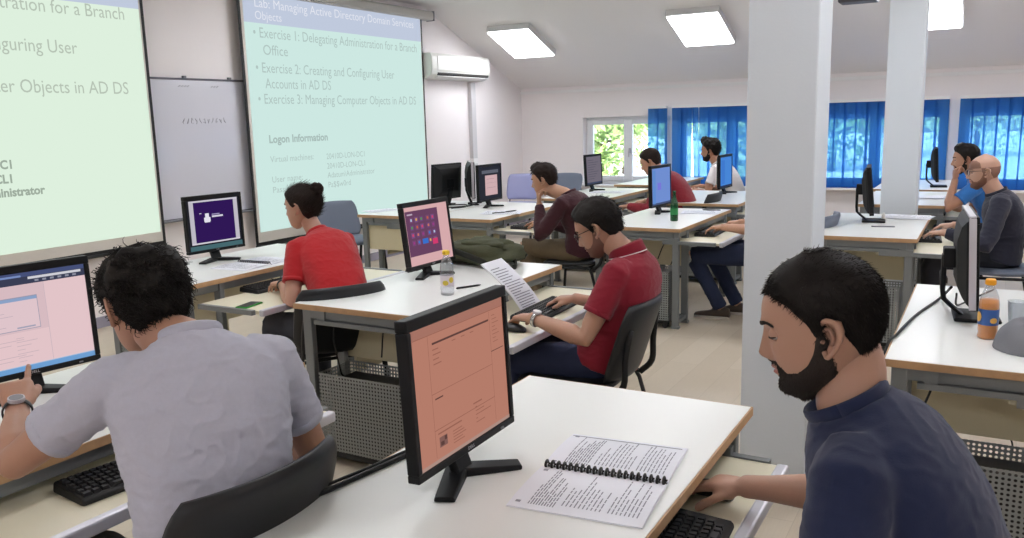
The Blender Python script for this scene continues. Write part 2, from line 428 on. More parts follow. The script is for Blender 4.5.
for i, (x, y, h, r_, m) in enumerate([(-7.0,15.4,2.9,1.1,M_LEAF),(-10.5,16.0,3.4,1.4,M_LEAF2),(-4.0,16.4,2.4,1.0,M_LEAF2),(-8.2,20.4,4.6,1.9,M_LEAF),(-13.1,20.6,4.4,1.9,M_LEAF),(-3.4,22,3.6,1.8,M_LEAF),(-0.4,29,3.6,2.4,M_LEAF2),(5.4,30,4.2,2.6,M_LEAF),(-7.0,27,4.5,2.4,M_LEAF)]):
    tree(x, y, h, r_, ['sunlit leafy green bush outside the window without a curtain', 'pale green bush outside the window without a curtain', 'low pale bush outside the window without a curtain', 'tall green tree behind the bushes outside', 'tall green tree at the far end of the terrace', 'round green tree behind the drawn-back curtain', 'pale tree behind the columns outdoors', 'green tree behind the bald man outdoors', 'green tree behind the slit curtain outdoors'][i], m)
# ------------------------------------------------------------------ projection screens on the front wall
XS = -6.03
def screen(name, label, y0, y1, zb, zt, ztop, mcol, fill):
    t = thing('projection_screen', label, 'projection screen', (XS, (y0+y1)/2, zt-0.03))
    ox, oy, oz = XS, (y0+y1)/2, zt-0.03
    bo = 0.03
    k = MB(); k.box((-0.004, y0-oy, zb-oz), (0.0, y1-oy, zt-oz+0.02)); k.build('black_border', M_BLK2, t)
    f = MB(); f.box((0.0005, y0-oy+bo, zb-oz+bo), (0.003, y1-oy-bo, zt-oz+0.01)); f.build('fabric', mat('screen_fabric', (206,200,192), 0.9), t)
    cs = MB(); prof = [(-0.05,0.0),(0.05,0.0),(0.06,0.02),(0.06,0.08),(0.045,0.105),(-0.05,0.105)]
    cs.loft([[V((px, y, pz)) for px, pz in prof] for y in (y0-oy-0.12, y1-oy+0.17)]); cs.build('casing', mat('casing_enamel', (176,172,166), 0.45), t, bevel=0.004)
    for s in (-1, 1):
        br = MB(); br.box((-0.098, s*0.32-0.03, 0.02), (-0.05, s*0.32+0.03, 0.12)); br.build('wall_bracket', M_GREY, t)
        e = MB(); yy = (y0-oy-0.12) if s < 0 else (y1-oy+0.17); e.box((-0.055, min(yy, yy+s*0.02), -0.005), (0.065, max(yy, yy+s*0.02), 0.11)); e.build('end_cap', M_GREY, t, bevel=0.006)
    rod = MB(); rod.tube([(0,y0-oy,zb-oz-0.008),(0,y1-oy,zb-oz-0.008)], 0.013, 10); rod.build('weight_bar', M_BLK2, t, True)
    fill(t, oy, oz)
    br = MB(); pass
    return t
def slide(t, oy, oz, y0, y1, z0, z1, rows, header, ink, hdrc, bgc, S):
    m = MB(); e = 0.004
    m.box((0.0032, y0-oy, z0-oz), (e, y1-oy, z1-oz), 0)
    if header: m.box((0.0042, y0-oy, header[0]-oz), (0.0048, y1-oy, header[1]-oz), 1)
    m.build('projected_slide', [emit('slide_light', bgc, S), emit('slide_header_light', hdrc, S*0.93)], t)
    tm = [emit('slide_text_light', ink[0], S), emit('slide_bold_light', ink[1], S), emit('slide_title_light', (225,228,238), S)]
    for body, y, z, size, width, al, mi in rows:
        tx = MB(); put_text(tx, body, size, (0.0052, y-oy, z-oz), (0,1,0), (0,0,1), 0, width, al, 0.003 if mi == 1 else 0.0); tx.build('slide_text', tm[mi], t)
SL = 1.0
def fill2(t, oy, oz):
    rows = [('\u2022 Exercise 1: Delegating Administration for a Branch', 5.82, 2.38, 0.135, 2.58, 'l', 0), ('Office', 5.93, 2.225, 0.135, None, 'l', 0),
            ('\u2022 Exercise 2: Creating and Configuring User', 5.82, 2.06, 0.135, 2.12, 'l', 0), ('Accounts in AD DS', 5.93, 1.915, 0.135, 0.92, 'l', 0),
            ('\u2022 Exercise 3: Managing Computer Objects in AD DS', 5.82, 1.77, 0.135, 2.52, 'l', 0),
            ('Logon Information', 5.92, 1.40, 0.105, 0.83, 'l', 1),
            ('Virtual machines:', 5.92, 1.215, 0.085, 0.60, 'l', 0), ('20410D-LON-DC1', 6.71, 1.205, 0.085, 0.62, 'l', 0), ('20410D-LON-CL1', 6.71, 1.105, 0.085, 0.62, 'l', 0),
            ('User name:', 5.92, 1.02, 0.085, 0.42, 'l', 0), ('Adatum\\Administrator', 6.71, 1.01, 0.085, 0.78, 'l', 0), ('Password:', 5.92, 0.92, 0.085, 0.40, 'l', 0), ('Pa$$w0rd', 6.71, 0.91, 0.085, 0.36, 'l', 0),
            ('Lab: Managing Active Directory Domain Services', 5.86, 2.655, 0.12, 2.5, 'l', 2), ('Objects', 5.86, 2.545, 0.11, None, 'l', 2)]
    slide(t, oy, oz, 5.725, 8.495, 0.56, 2.795, rows, (2.51, 2.795), ((176,196,192), (168,188,184)), (198,208,228), (205,232,226), SL)
screen('projection_screen', 'white projection screen with three exercises on a slide, beside the air conditioner', 5.665, 8.535, 0.435, 2.80, 2.80, None, fill2)
def fill1(t, oy, oz):
    r = 4.47
    rows = [('\u2022 Exercise 1: Delegating Administration for a Branch', 4.48, 2.415, 0.135, 2.58, 'r', 0), ('Office', 2.0, 2.27, 0.135, None, 'l', 0),
            ('\u2022 Exercise 2: Creating and Configuring User', 4.05, 2.13, 0.135, 2.12, 'r', 0), ('Accounts in AD DS', 2.0, 1.985, 0.135, 0.92, 'l', 0),
            ('\u2022 Exercise 3: Managing Computer Objects in AD DS', 4.45, 1.84, 0.135, 2.52, 'r', 0),
            ('20410D-LON-DC1', 3.45, 1.31, 0.085, 0.62, 'r', 1), ('20410D-LON-CL1', 3.44, 1.21, 0.085, 0.62, 'r', 1), ('Adatum\\Administrator', 3.67, 1.115, 0.085, 0.78, 'r', 1), ('Logon Information', 1.95, 1.42, 0.105, 0.83, 'l', 1)]
    slide(t, oy, oz, 1.86, 4.62, 0.71, 2.795, rows, (2.51, 2.795), ((182,194,180), (158,172,158)), (198,208,228), (222,240,222), SL)
screen('projection_screen', 'white projection screen with large slide text, left of the whiteboard', 1.80, 4.665, 0.60, 2.80, 2.80, None, fill1)

# whiteboard between the two screens
t = thing('whiteboard', 'glossy whiteboard with faint marker scribbles between the two screens', 'whiteboard', (XW+0.025, 4.9, 1.37))
k = MB(); k.box((-0.02, -1.55, -0.58), (0, 1.3, 0.60)); k.build('board', mat('whiteboard_enamel', (214,214,224), 0.12, coat=0.3), t)
k = MB()
for lo, hi in (((-0.02,-1.57,0.60),(0.008,1.32,0.618)),((-0.02,-1.57,-0.598),(0.008,1.32,-0.58)),((-0.02,-1.57,-0.58),(0.008,-1.55,0.60)),((-0.02,1.3,-0.58),(0.008,1.32,0.60))): k.box(lo, hi)
k.build('frame', mat('board_frame', (92,90,98), 0.4, 0.5), t, bevel=0.003)
k = MB()
for yy in (0.15, 0.65): k.box((-0.01, yy, 0.618), (0.015, yy+0.03, 0.636))
k.build('clip', M_GREY, t)
k = MB(); rr = random.Random(3); x0 = 0.12
for j in range(11):
    pts = [(0.0015, x0+j*0.045+0.012*math.sin(q*2.1+j), 0.25+0.022*math.sin(q*1.7+j*2)+rr.uniform(-.006,.006)) for q in range(4)]
    k.tube(pts, 0.0022, 5)
for yy, n_ in ((0.1,4),(0.45,3)):
    for j in range(n_): k.tube([(0.0015, yy+j*0.03, 0.545), (0.0015, yy+j*0.03+0.02, 0.555)], 0.003, 5)
k.build('marker_writing', mat('marker_ink', (150,150,162), 0.6), t)
k = MB(); k.box((0, -1.0, -0.60), (0.07, 0.9, -0.585)); k.build('pen_tray', M_GREY, t, bevel=0.003)

# air conditioner and its pipe cover
t = thing('air_conditioner', 'white wall air conditioner beside the projection screen', 'air conditioner', (XW, 9.23, 2.08))
k = MB(); prof = [(0,0),(0.12,0.0),(0.20,0.05),(0.215,0.12),(0.215,0.26),(0.19,0.305),(0.0,0.31)]
k.loft([[V((a, y, z)) for a, z in prof] for y in (-0.68, 0.68)]); k.build('body', mat('ac_plastic', (226,226,220), 0.4), t, bevel=0.012, seg=3)
k = MB(); k.box((0.213, -0.56, 0.10), (0.222, 0.655, 0.275)); k.build('front_panel', mat('ac_front_plastic', (232,232,226), 0.35), t, bevel=0.006)
k = MB(); k.loft([[V((a, y, z)) for a, z in ((0.135,0.012),(0.205,0.052),(0.208,0.074),(0.198,0.072),(0.13,0.03))] for y in (-0.55, 0.65)]); k.build('air_slot', mat('ac_slot', (60,58,56), 0.6), t)
k = MB(); k.loft([[V((a, y, z)) for a, z in ((0.15,0.002),(0.212,0.030),(0.209,0.037),(0.147,0.009))] for y in (-0.54, 0.64)]); k.build('louvre_flap', M_TRIM, t)
t = thing('pipe_cover', 'white vertical pipe cover below the air conditioner', 'pipe cover', (XW, 9.72, 0.09))
k = MB(); k.box((0, -0.055, 0), (0.06, 0.055, 1.975)); k.build('duct', mat('duct_plastic', (206,204,206), 0.5), t, bevel=0.008)
k = MB(); k.box((0, -0.06, 0.9), (0.064, 0.06, 0.97)); k.build('joint_sleeve', M_TRIM, t, bevel=0.004)

# projector hanging from the ceiling
t = thing('projector', 'dark grey projector hanging from the ceiling between the columns', 'projector', (-1.13, 8.45, 2.52))
k = MB(); k.box((-0.16,-0.12,0), (0.16,0.12,0.10)); k.build('body', mat('projector_plastic', (92,92,96), 0.5), t, bevel=0.015, seg=3)
k = MB(); k.lathe([(0.03,0),(0.03,0.02),(0.024,0.02),(0.02,0.01)], 20, M=Matrix.Translation((-0.155,0.05,0.055)) @ Matrix.Rotation(-PI/2, 4, 'Y')); k.build('lens', M_BLK, t, True)
k = MB(); k.tube([(0,0,0.1),(0,0,zceil(8.45)-2.52)], 0.018, 12); k.cbox((0,0,zceil(8.45)-2.53), (0.12,0.12,0.02)); k.build('mount_pole', M_SILVER, t)
# ------------------------------------------------------------------ desks
LD, DD = 1.36, 0.70
M_SHELF = mat('shelf_laminate', (226,220,196), 0.4)
def desk(xr, y0, pull, label, wide=1.0, tower=None, panel=0.285, basket=True):
    t = thing('computer_desk', label, 'desk', (xr-DD*wide/2, y0+LD/2, 0), 0, 'white computer desks')
    hx, hy = DD*wide/2, LD/2
    k = MB(); k.box((-hx+0.002,-hy+0.002,0.724), (hx-0.002,hy-0.002,0.75)); tp = k.build('tabletop', M_TOP, t, bevel=0.0015)
    e = MB(); a = 0.003
    for lo, hi in (((-hx-a,-hy-a,0.724),(hx+a,-hy+0.002,0.7485)),((-hx-a,hy-0.002,0.724),(hx+a,hy+a,0.7485)),((-hx-a,-hy+0.002,0.724),(-hx+0.002,hy-0.002,0.7485)),((hx-0.002,-hy+0.002,0.724),(hx+a,hy-0.002,0.7485))): e.box(lo, hi)
    e.build('edge_band', M_BEECH, tp)
    lx = hx-0.045
    for sx in (-1, 1):
        for y in (-hy+0.045, -hy+0.255, hy-0.07):
            l = MB(); l.cbox((sx*lx, y, 0.372), (0.05, 0.032, 0.704)); l.cbox((sx*lx, y, 0.01), (0.062, 0.044, 0.02)); l.build('leg', M_STEEL, t, bevel=0.004)
    f = MB()
    for y in (-hy+0.045, -hy+0.255, hy-0.07): f.cbox((0, y, 0.70), (2*lx, 0.03, 0.048))
    for sx in (-1, 1):
        f.cbox((sx*lx, 0, 0.70), (0.03, LD-0.12, 0.046)); f.cbox((sx*lx, -hy+0.15, 0.05), (0.034, 0.21, 0.03))
    f.cbox((0, -hy+0.255, 0.05), (2*lx, 0.03, 0.03)); f.build('frame', M_STEEL, t, bevel=0.003)
    p = MB(); p.box((-lx, -hy+panel, 0.43), (lx, -hy+panel+0.018, 0.70)); p.build('end_panel', M_PANEL, t, bevel=0.002)
    p = MB(); p.box((-hx+0.07, -hy+0.31, 0.34), (-hx+0.088, hy-0.09, 0.70)); p.build('modesty_panel', M_PANEL, t, bevel=0.002)
    x0 = max(-hx+0.10, hx+pull-0.46); x1 = hx+pull
    s = MB(); s.box((x0, -hy+0.045, 0.632), (x1-0.03, hy-0.135, 0.65)); sh = s.build('keyboard_shelf', M_SHELF, t, bevel=0.002)
    s = MB(); s.box((x1-0.03, -hy+0.045, 0.622), (x1, hy-0.135, 0.656)); s.build('shelf_rail', M_RAIL, sh, bevel=0.006)
    for y in (-hy+0.03, hy-0.125):
        s = MB(); s.box((x0+0.02, y-0.012, 0.63), (x1-0.05, y+0.012, 0.655)); s.box((-hx+0.1, y-0.015, 0.655), (hx-0.02, y+0.015, 0.675)); s.box((hx-0.1, y-0.01, 0.675), (hx-0.06, y+0.01, 0.724)); s.box((-hx+0.12, y-0.01, 0.675), (-hx+0.16, y+0.01, 0.724))
        s.build('slide', M_STEEL, sh)
    if not basket: return t
    # perforated basket for the computer
    bx0, bx1, by0, by1, z0, z1 = -0.235, hx-0.085, -hy+0.005, -hy+0.235, 0.05, 0.43
    b = MB(); th = 0.002
    b.box((bx0,by0,z0),(bx1,by0+th,z1)); b.box((bx0,by1-th,z0),(bx1,by1,z1)); b.box((bx0,by0,z0),(bx0+th,by1,z1)); b.box((bx1-th,by0,z0),(bx1,by1,z1)); b.box((bx0,by0,z0),(bx1,by1,z0+th))
    bo = b.build('computer_basket', M_PERF, t)
    r_ = MB(); r_.box((bx0-0.004,by0-0.004,z0-0.012),(bx1+0.004,by0+0.006,z0+0.012)); r_.box((bx0-0.004,by1-0.006,z0-0.012),(bx1+0.004,by1+0.004,z0+0.012))
    for x in (bx0+0.03, bx1-0.03):
        r_.tube([(x, by0+0.01, 0.022), (x, by0+0.035, 0.022)], 0.021, 12); r_.tube([(x, by1-0.035, 0.022), (x, by1-0.01, 0.022)], 0.021, 12)
    r_.build('basket_rim', M_BLK2, bo)
    if tower:
        c = thing('computer_tower', tower, 'computer', (xr-DD*wide/2+(bx0+bx1)/2, y0+LD/2+(by0+by1)/2, 0.055), 0, 'black computer towers in the desk baskets')
        k = MB(); k.box((-0.2,-0.085,0), (0.19,0.085,0.335)); k.build('case', M_BLK, c, bevel=0.006)
        k = MB(); k.box((0.19,-0.088,0.0), (0.212,0.088,0.339)); k.build('front_panel', M_BLK2, c, bevel=0.008)
        k = MB(); k.tube([(-0.2,0.03,0.3),(-0.24,0.03,0.33),(-0.25,0.0,0.5),(-0.22,-0.02,0.6)], 0.004, 6); k.build('cable', M_CABLE, c, True)
    return t
dA2 = desk(-3.585, 2.86, 0.50, 'white desk with the purple log-in screen, used by the woman in red')
dA3 = desk(-3.545, 5.885, 0.40, 'white desk used by the man in the dark maroon sweater')
dT  = desk(-4.255, 5.885, 0.05, 'white desk by the front wall with the pale end panel behind an empty chair', panel=0.062, basket=False)
dA4 = desk(-3.33, 7.69, 0.30, 'white desk in front of the leafy window used by the man in the red sweater')
dA5 = desk(-3.27, 9.52, 0.30, 'white desk by the window used by the man in the white T-shirt')
dB1 = desk(-2.01, 0.697, 0.255, 'white desk with the pink-tinted screen used by the man in grey')
dB2 = desk(-2.045, 2.775, 0.43, 'white desk with the olive backpack and clear bottle on it', tower='black computer tower in the basket under the backpack desk')
dB3 = desk(-1.905, 5.785, 0.30, 'white desk with the green glass bottle on it', tower='black computer tower in the basket under the green bottle desk')
dB4 = desk(-1.955, 7.57, 0.20, 'white desk with a blue screen beside the near column', 1.2)
dC1 = desk(-0.531, 0.888, 0.13, 'white desk with the open spiral-bound book, nearest of all desks')
dC2 = desk(-0.365, 5.765, 0.22, 'white desk used by the bald man', tower='black computer tower in the basket under the bald man\'s desk')
dC3 = desk(-0.29, 7.87, 0.16, 'white desk used by the man in the blue T-shirt')
dC4 = desk(-0.34, 9.44, 0.10, 'white desk by the window behind the man in the blue T-shirt')
dD1 = desk(0.44, 2.893, 0.12, 'white desk with the orange drink bottle and grey cap on it', tower='black computer tower in the basket under the orange bottle desk')

# ------------------------------------------------------------------ monitors
def monitor(x, y, yaw, tilt, label, fill, scr, zc=0.235, style='v', logo=False, trim=None, z=0.75):
    t = thing('computer_monitor', label, 'monitor', (x, y, z), R(yaw), 'flat computer monitors')
    W, H, w_, h_ = 0.41, 0.345, 0.378, 0.302
    M = Matrix.Translation((0,0,zc)) @ Matrix.Rotation(-R(tilt), 4, 'Y')
    b = MB()
    for lo, hi in (((-0.026,-W/2,-H/2),(0.004,W/2,-h_/2-0.004)),((-0.026,-W/2,h_/2-0.004),(0.004,W/2,H/2)),((-0.026,-W/2,-h_/2-0.004),(0.004,-w_/2,h_/2-0.004)),((-0.026,w_/2,-h_/2-0.004),(0.004,W/2,h_/2-0.004))): b.box(lo, hi, 0, M)
    b.build('bezel', M_BEZ, t, bevel=0.003)
    if trim:
        b = MB()
        for s in (-1,1): b.box((-0.030, s*W/2-0.004, -H/2+0.004), (-0.006, s*W/2+0.004, H/2-0.004), 0, M)
        b.box((-0.030, -W/2, H/2-0.004), (-0.006, W/2, H/2+0.004), 0, M)
        b.build('side_trim', M_SILVER, t, bevel=0.002, label='silver side trim')
    s = MB(); rings = []
    for xx, a, c, dz in ((-0.018,W/2-0.004,H/2-0.004,0),(-0.036,W/2-0.02,H/2-0.02,0),(-0.05,0.15,0.13,0),(-0.062,0.12,0.09,-0.01),(-0.064,0.11,0.08,-0.01)):
        rings.append([M @ V((xx, p*a, q*c+dz)) for p, q in ((-1,-1),(1,-1),(1,1),(-1,1))])
    s.loft(rings); s.build('back_shell', M_BLK2, t, bevel=0.004)
    d = MB(); cols = []
    def rect(u0, v0, u1, v1, c, lay=1):
        # u, v in 0..1 from the lower left of the picture area
        if c not in cols: cols.append(c)
        X = -0.002 + lay*0.0004
        d.add([M @ V((X, -w_/2+w_*u, -h_/2-0.004+h_*v+ (0.0))) for u, v in ((u0,v0),(u1,v0),(u1,v1),(u0,v1))], [(0,1,2,3)], cols.index(c))
    rect(0,0,1,1,scr,0)
    if fill: fill(rect)
    d.build('display', [disp(c) for c in cols], t)
    if logo:
        k = MB(); put_text(k, 'DELL', 0.011, M @ V((0.0046, -0.014, -H/2+0.007)), (0,1,0), M.to_3x3() @ V((0,0,1)), 0, 0.028); k.build('logo', M_SILVER, t)
    k = MB(); k.cbox((0.005, 0.14, -H/2+0.008), (0.003,0.012,0.004), 0, M); k.build('power_button', M_GREY, t)
    bs = MB()
    if style == 'v':
        n = MB(); n.loft([[V((a+dx, q, c)) for dx, q in ((-0.012,-0.032),(0.012,-0.032),(0.012,0.032),(-0.012,0.032))] for a, c in ((-0.015,0.012),(-0.035,0.06),(-0.06,0.14),(-0.058,0.22))])
        n.cbox((-0.06, 0, 0.215), (0.03,0.09,0.09)); n.build('neck', M_BEZ, t, bevel=0.006)
        for an, ln in ((-68, 0.15), (42, 0.15)):
            ca, sa = math.cos(R(an)), math.sin(R(an)); pts = []
            for f, hw, h in ((-0.03,0.028,0.022),(0.3,0.027,0.018),(1.0,0.024,0.011)):
                c = V((-0.03+ca*ln*f, sa*ln*f, 0)); q = V((-sa, ca, 0))*hw
                pts.append([c-q, c+q, c+q*0.9+V((0,0,h)), c-q*0.9+V((0,0,h))])
            bs.loft(pts)
        bs.build('base', M_BEZ, t, bevel=0.004)
    else:
        n = MB(); n.loft([[V((a+dx*1.0, q, c)) for dx, q in ((-0.009,-0.028),(0.009,-0.028),(0.009,0.028),(-0.009,0.028))] for a, c in ((-0.03,0.012),(-0.07,0.045),(-0.095,0.07),(-0.10,0.11),(-0.10,0.245))])
        n.cbox((-0.08, 0, 0.235), (0.05,0.075,0.075)); n.build('neck', M_BEZ, t, bevel=0.005)
        bs.box((-0.06,-0.10,0), (0.10,0.10,0.014)); bs.build('base', M_BEZ, t, bevel=0.006)
    return t
def f_fg(r):
    pg, ln, dk = (184,122,102), (146,96,82), (92,64,60)
    r(0,0.93,1,1,(164,114,100)); r(0,0,1,0.025,(170,140,130),2)
    r(0.02,0.925,0.99,0.93,ln,2); r(0.20,0.85,0.82,0.865,dk,2)
    for i in range(4): r(0.20,0.81-i*0.035,0.20+0.06+0.02*(i%2),0.817-i*0.035,ln,2)
    for i in range(3): r(0.40+0.1*i,0.82,0.44+0.1*i,0.826,ln,2)
    r(0.16,0.04,0.163,0.93,ln,2); r(0.83,0.05,0.833,0.92,ln,2)
    r(0.16,0.50,0.83,0.504,ln,2); r(0.83,0.60,0.98,0.606,dk,2); r(0.19,0.455,0.27,0.465,dk,2); r(0.16,0.235,0.83,0.24,ln,2)
    r(0.19,0.20,0.44,0.21,ln,2); r(0.58,0.27,0.68,0.28,ln,2)
    for i in range(5): r(0.60,0.24-i*0.03,0.62+0.08*((i*7)%3),0.246-i*0.03,ln,2); r(0.34,0.16-i*0.022,0.44+0.02*(i%3),0.166-i*0.022,ln,2)
    for i in range(8): r(0.86,0.88-i*0.03,0.90+0.02*(i%3),0.885-i*0.03,ln,2)
    r(0.20,0.10,0.28,0.175,(128,92,86),2); r(0.21,0.11,0.245,0.14,dk,3); r(0.25,0.14,0.275,0.17,dk,3)
monitor(-0.993, 1.511, 0.7, 2.6, 'large near monitor with orange-brown page by the open book', f_fg, (180,124,106), 0.235, logo=True)
def f_w8(r):
    r(0.02,0.16,0.76,0.93,(104,66,96),1)
    cs = [(176,190,216),(206,120,100),(90,150,90),(64,120,196),(206,70,110),(220,170,90),(150,60,130),(200,100,60)]
    k = 0
    for row in range(4):
        for c in range(5):
            u = 0.10+c*0.115+(0.03 if c > 2 else 0); v = 0.73-row*0.13
            r(u, v, u+0.075, v+0.09, [(118,72,112),(122,80,130),(110,70,118)][k%3], 2)
            r(u+0.02, v+0.025, u+0.055, v+0.068, cs[(k*5+row)%8], 3); k += 1
    r(0.33,0.34,0.46,0.43,(58,110,200),4); r(0.56,0.30,0.68,0.40,(206,60,110),4)
    r(0.06,0.86,0.18,0.885,(190,170,190),2); r(0.76,0,0.765,1,(200,160,164),2)
monitor(-2.546, 3.589, -1, 6.8, 'monitor showing a purple start screen of coloured tiles', f_w8, (214,170,172), 0.23, logo=True)
def f_purple(r):
    r(0.04,0.14,0.12,0.97,(190,186,196)); r(0.88,0.14,0.96,0.97,(190,186,196)); r(0.04,0.95,0.96,0.985,(206,202,212)); r(0.04,0.12,0.96,0.15,(206,202,212),2)
    r(0.12,0.15,0.88,0.955,(48,24,86),1); r(0,0,1,0.09,(70,104,110))
    for a, b, c, d in ((0.30,0.56,0.42,0.64),(0.325,0.64,0.395,0.72),(0.31,0.54,0.41,0.57)): r(a,b,c,d,(226,224,236),2)
    r(0.45,0.63,0.66,0.665,(210,206,222),2); r(0.45,0.68,0.60,0.70,(160,150,190),2); r(0.22,0.72,0.26,0.735,(200,196,216),2)
monitor(-4.083, 3.521, -4, 0.7, 'monitor showing a dark purple log-in screen', f_purple, (34,34,42), logo=True)
def f_grey(r):
    r(0,0.955,1,1,(70,80,120)); r(0,0.88,1,0.955,(58,62,84)); r(0.55,0.925,0.97,0.95,(206,206,214),2); r(0.1,0.955,0.5,0.975,(120,140,190),2)
    for i in range(6): r(0.60+0.06*i,0.895,0.63+0.06*i,0.915,(140,142,158),2)
    r(0,0,1,0.05,(110,158,208)); r(0,0.05,1,0.058,(160,190,220),2)
    r(0.03,0.40,0.66,0.88,(214,186,192)); r(0.05,0.42,0.60,0.76,(150,150,170),2); r(0.055,0.427,0.595,0.72,(222,196,202),3); r(0.055,0.72,0.595,0.752,(138,160,196),3)
    for i in range(7): r(0.09,0.68-i*0.035,0.22+0.06*((i*5)%4),0.685-i*0.035,(186,168,180),4)
    r(0.42,0.44,0.56,0.455,(160,160,180),4); r(0.66,0.06,0.664,0.88,(196,176,186),2)
    for i in range(7): r(0.04,0.36-i*0.04,0.16+0.1*((i*3)%4),0.366-i*0.04,(196,174,182),2); r(0.40,0.34-i*0.04,0.46+0.05*((i*5)%3),0.346-i*0.04,(196,174,182),2)
monitor(-2.54, 1.44, -9, 2.0, 'monitor with a pink page and dialog box, touched by the man in grey', f_grey, (226,196,200), 0.235, logo=True)
def f_490(r):
    r(0.14,0.80,0.90,0.90,(96,100,112)); r(0.28,0.12,0.84,0.74,(206,172,176)); r(0.32,0.5,0.8,0.505,(150,124,132),2); r(0.34,0.62,0.7,0.63,(160,130,140),2); r(0.34,0.35,0.74,0.36,(160,130,140),2)
monitor(-4.096, 6.80, -1.5, 0.5, 'monitor with a small pink page on a dark screen, facing the man in maroon', f_490, (44,46,56), 0.23)
def f_594(r):
    for i in range(9): r(0.1,0.86-i*0.085,0.5+0.1*((i*3)%4),0.875-i*0.085,(78,78,92))
    r(0,0,1,0.06,(66,74,96))
monitor(-3.853, 8.66, -1.4, 2.8, 'monitor with a grey screen in front of the leafy window', f_594, (112,106,118), 0.235)
def f_bot(r): 
    r(0.06,0.03,0.2,0.95,(96,140,206)); r(0,0,1,0.05,(70,84,120)); r(0.3,0.4,0.5,0.6,(120,120,214),2)
monitor(-2.385, 6.74, -3.9, 1.4, 'monitor with a plain blue screen behind the green bottle', f_bot, (112,142,208), 0.23)
def f_727(r): 
    r(0,0,1,0.05,(50,60,90)); r(0.1,0.1,0.4,0.9,(64,122,206))
monitor(-2.366, 8.66, -2.1, 0.7, 'monitor with a blue screen beside the near column', f_727, (72,134,214), 0.225)
dark = (24,26,32)
monitor(-4.61, 6.81, 172, 4, 'black monitor seen from behind, by the projection screen', None, dark, 0.235)
monitor(-4.40, 6.97, 38, 0, 'monitor seen edge-on with a silver side, between two other monitors', None, dark, 0.245, trim=True)
monitor(-0.735, 6.62, 6, 6, 'dark monitor on the bald man\'s desk', None, dark, 0.235, style='post')
monitor(-0.47, 9.82, 4, 4, 'dark monitor by the window behind the far column', None, dark, 0.235, style='post')
monitor(-0.03, 3.62, 5, 3, 'dark monitor with a silver side behind the orange bottle', None, dark, 0.24, style='post', trim=True)

# ------------------------------------------------------------------ chairs
def chair(x, y, head, label, m=None, drop=0.03):
    """head: the direction in degrees that a sitter faces"""
    m = m or M_SEAT
    t = thing('chair', label, 'chair', (x, y, 0), R(head), 'visitor chairs with metal legs')
    s = MB(); rings = []
    for f, w_, z, th in ((0.235,0.17,0.425,0.012),(0.225,0.205,0.44,0.03),(0.18,0.225,0.455,0.045),(0.0,0.23,0.445,0.05),(-0.16,0.215,0.452,0.045),(-0.20,0.19,0.458,0.025)):
        rings.append([V((f, w_*math.copysign(abs(math.cos(a))**0.5, math.cos(a)), z + th/2*math.copysign(abs(math.sin(a))**0.7, math.sin(a)))) for a in [2*PI*j/28 for j in range(28)]])
    s.loft(rings); s.build('seat', m, t, True)
    b = MB(); NZ, NY = 16, 20; fr, bk = [], []
    for i in range(NZ+1):
        v = i/NZ; z = 0.53 + 0.33*v - drop; xb = -0.225 - 0.11*v - 0.02*math.sin(v*PI)*0
        hw = 0.225*min(1, (1-(2*v-1)**8*0.28)); 
        hw = 0.228*(1-0.16*abs(2*v-1)**5)
        for lst, off in ((fr, 0.018), (bk, -0.018)):
            row = []
            for j in range(NY+1):
                u = -1+2*j/NY; curve = 0.055*u*u
                ed = (1-abs(u)**10)*(1-abs(2*v-1)**14)
                row.append(V((xb + curve + off*(0.35+0.65*ed), u*hw, z + 0.012*(1-u*u)*(v-0.5))))
            lst.append(row)
    W = NY+1
    for lst, flip in ((fr, False), (bk, True)):
        vs = [p for r in lst for p in r]; fs = []
        for i in range(NZ):
            for j in range(NY):
                q = (i*W+j, i*W+j+1, (i+1)*W+j+1, (i+1)*W+j); fs.append(tuple(reversed(q)) if flip else q)
        b.add(vs, fs)
    o = (NZ+1)*W
    for i in range(NZ):
        a, c = i*W, (i+1)*W; b.f += [(a, c, c+o, a+o), (a+NY, a+NY+o, c+NY+o, c+NY)]; b.m += [0,0]
    for j in range(NY):
        b.f += [(j, j+o, j+1+o, j+1), (NZ*W+j, NZ*W+j+1, NZ*W+j+1+o, NZ*W+j+o)]; b.m += [0,0]
    b.build('backrest', m, t, True)
    for sy in (-1, 1):
        k = MB(); k.tube(crom([(-0.20, sy*0.2, 0.41), (-0.255, sy*0.205, 0.47), (-0.262, sy*0.20, 0.58), (-0.28, sy*0.185, 0.70)], 4), [(0.014,0.008)]*13, 8); k.build('back_support', M_BLK, t, True)
        k = MB(); k.tube(crom([(0.15, sy*0.215, 0.415), (0.20, sy*0.225, 0.38), (0.235, sy*0.245, 0.0)], 4), [(0.010,0.015)]*9, 8); k.build('front_leg', M_BLK, t, True)
        k = MB(); k.tube(crom([(-0.12, sy*0.215, 0.415), (-0.19, sy*0.225, 0.38), (-0.27, sy*0.24, 0.0)], 4), [(0.010,0.015)]*9, 8); k.build('rear_leg', M_BLK, t, True)
    k = MB(); 
    for sy in (-1,1): k.tube([(0.17, sy*0.215, 0.415), (-0.21, sy*0.205, 0.415)], 0.011, 8)
    for xx in (0.12, -0.14): k.tube([(xx, -0.215, 0.413), (xx, 0.215, 0.413)], 0.009, 8)
    k.build('under_frame', M_BLK, t, True)
    return t

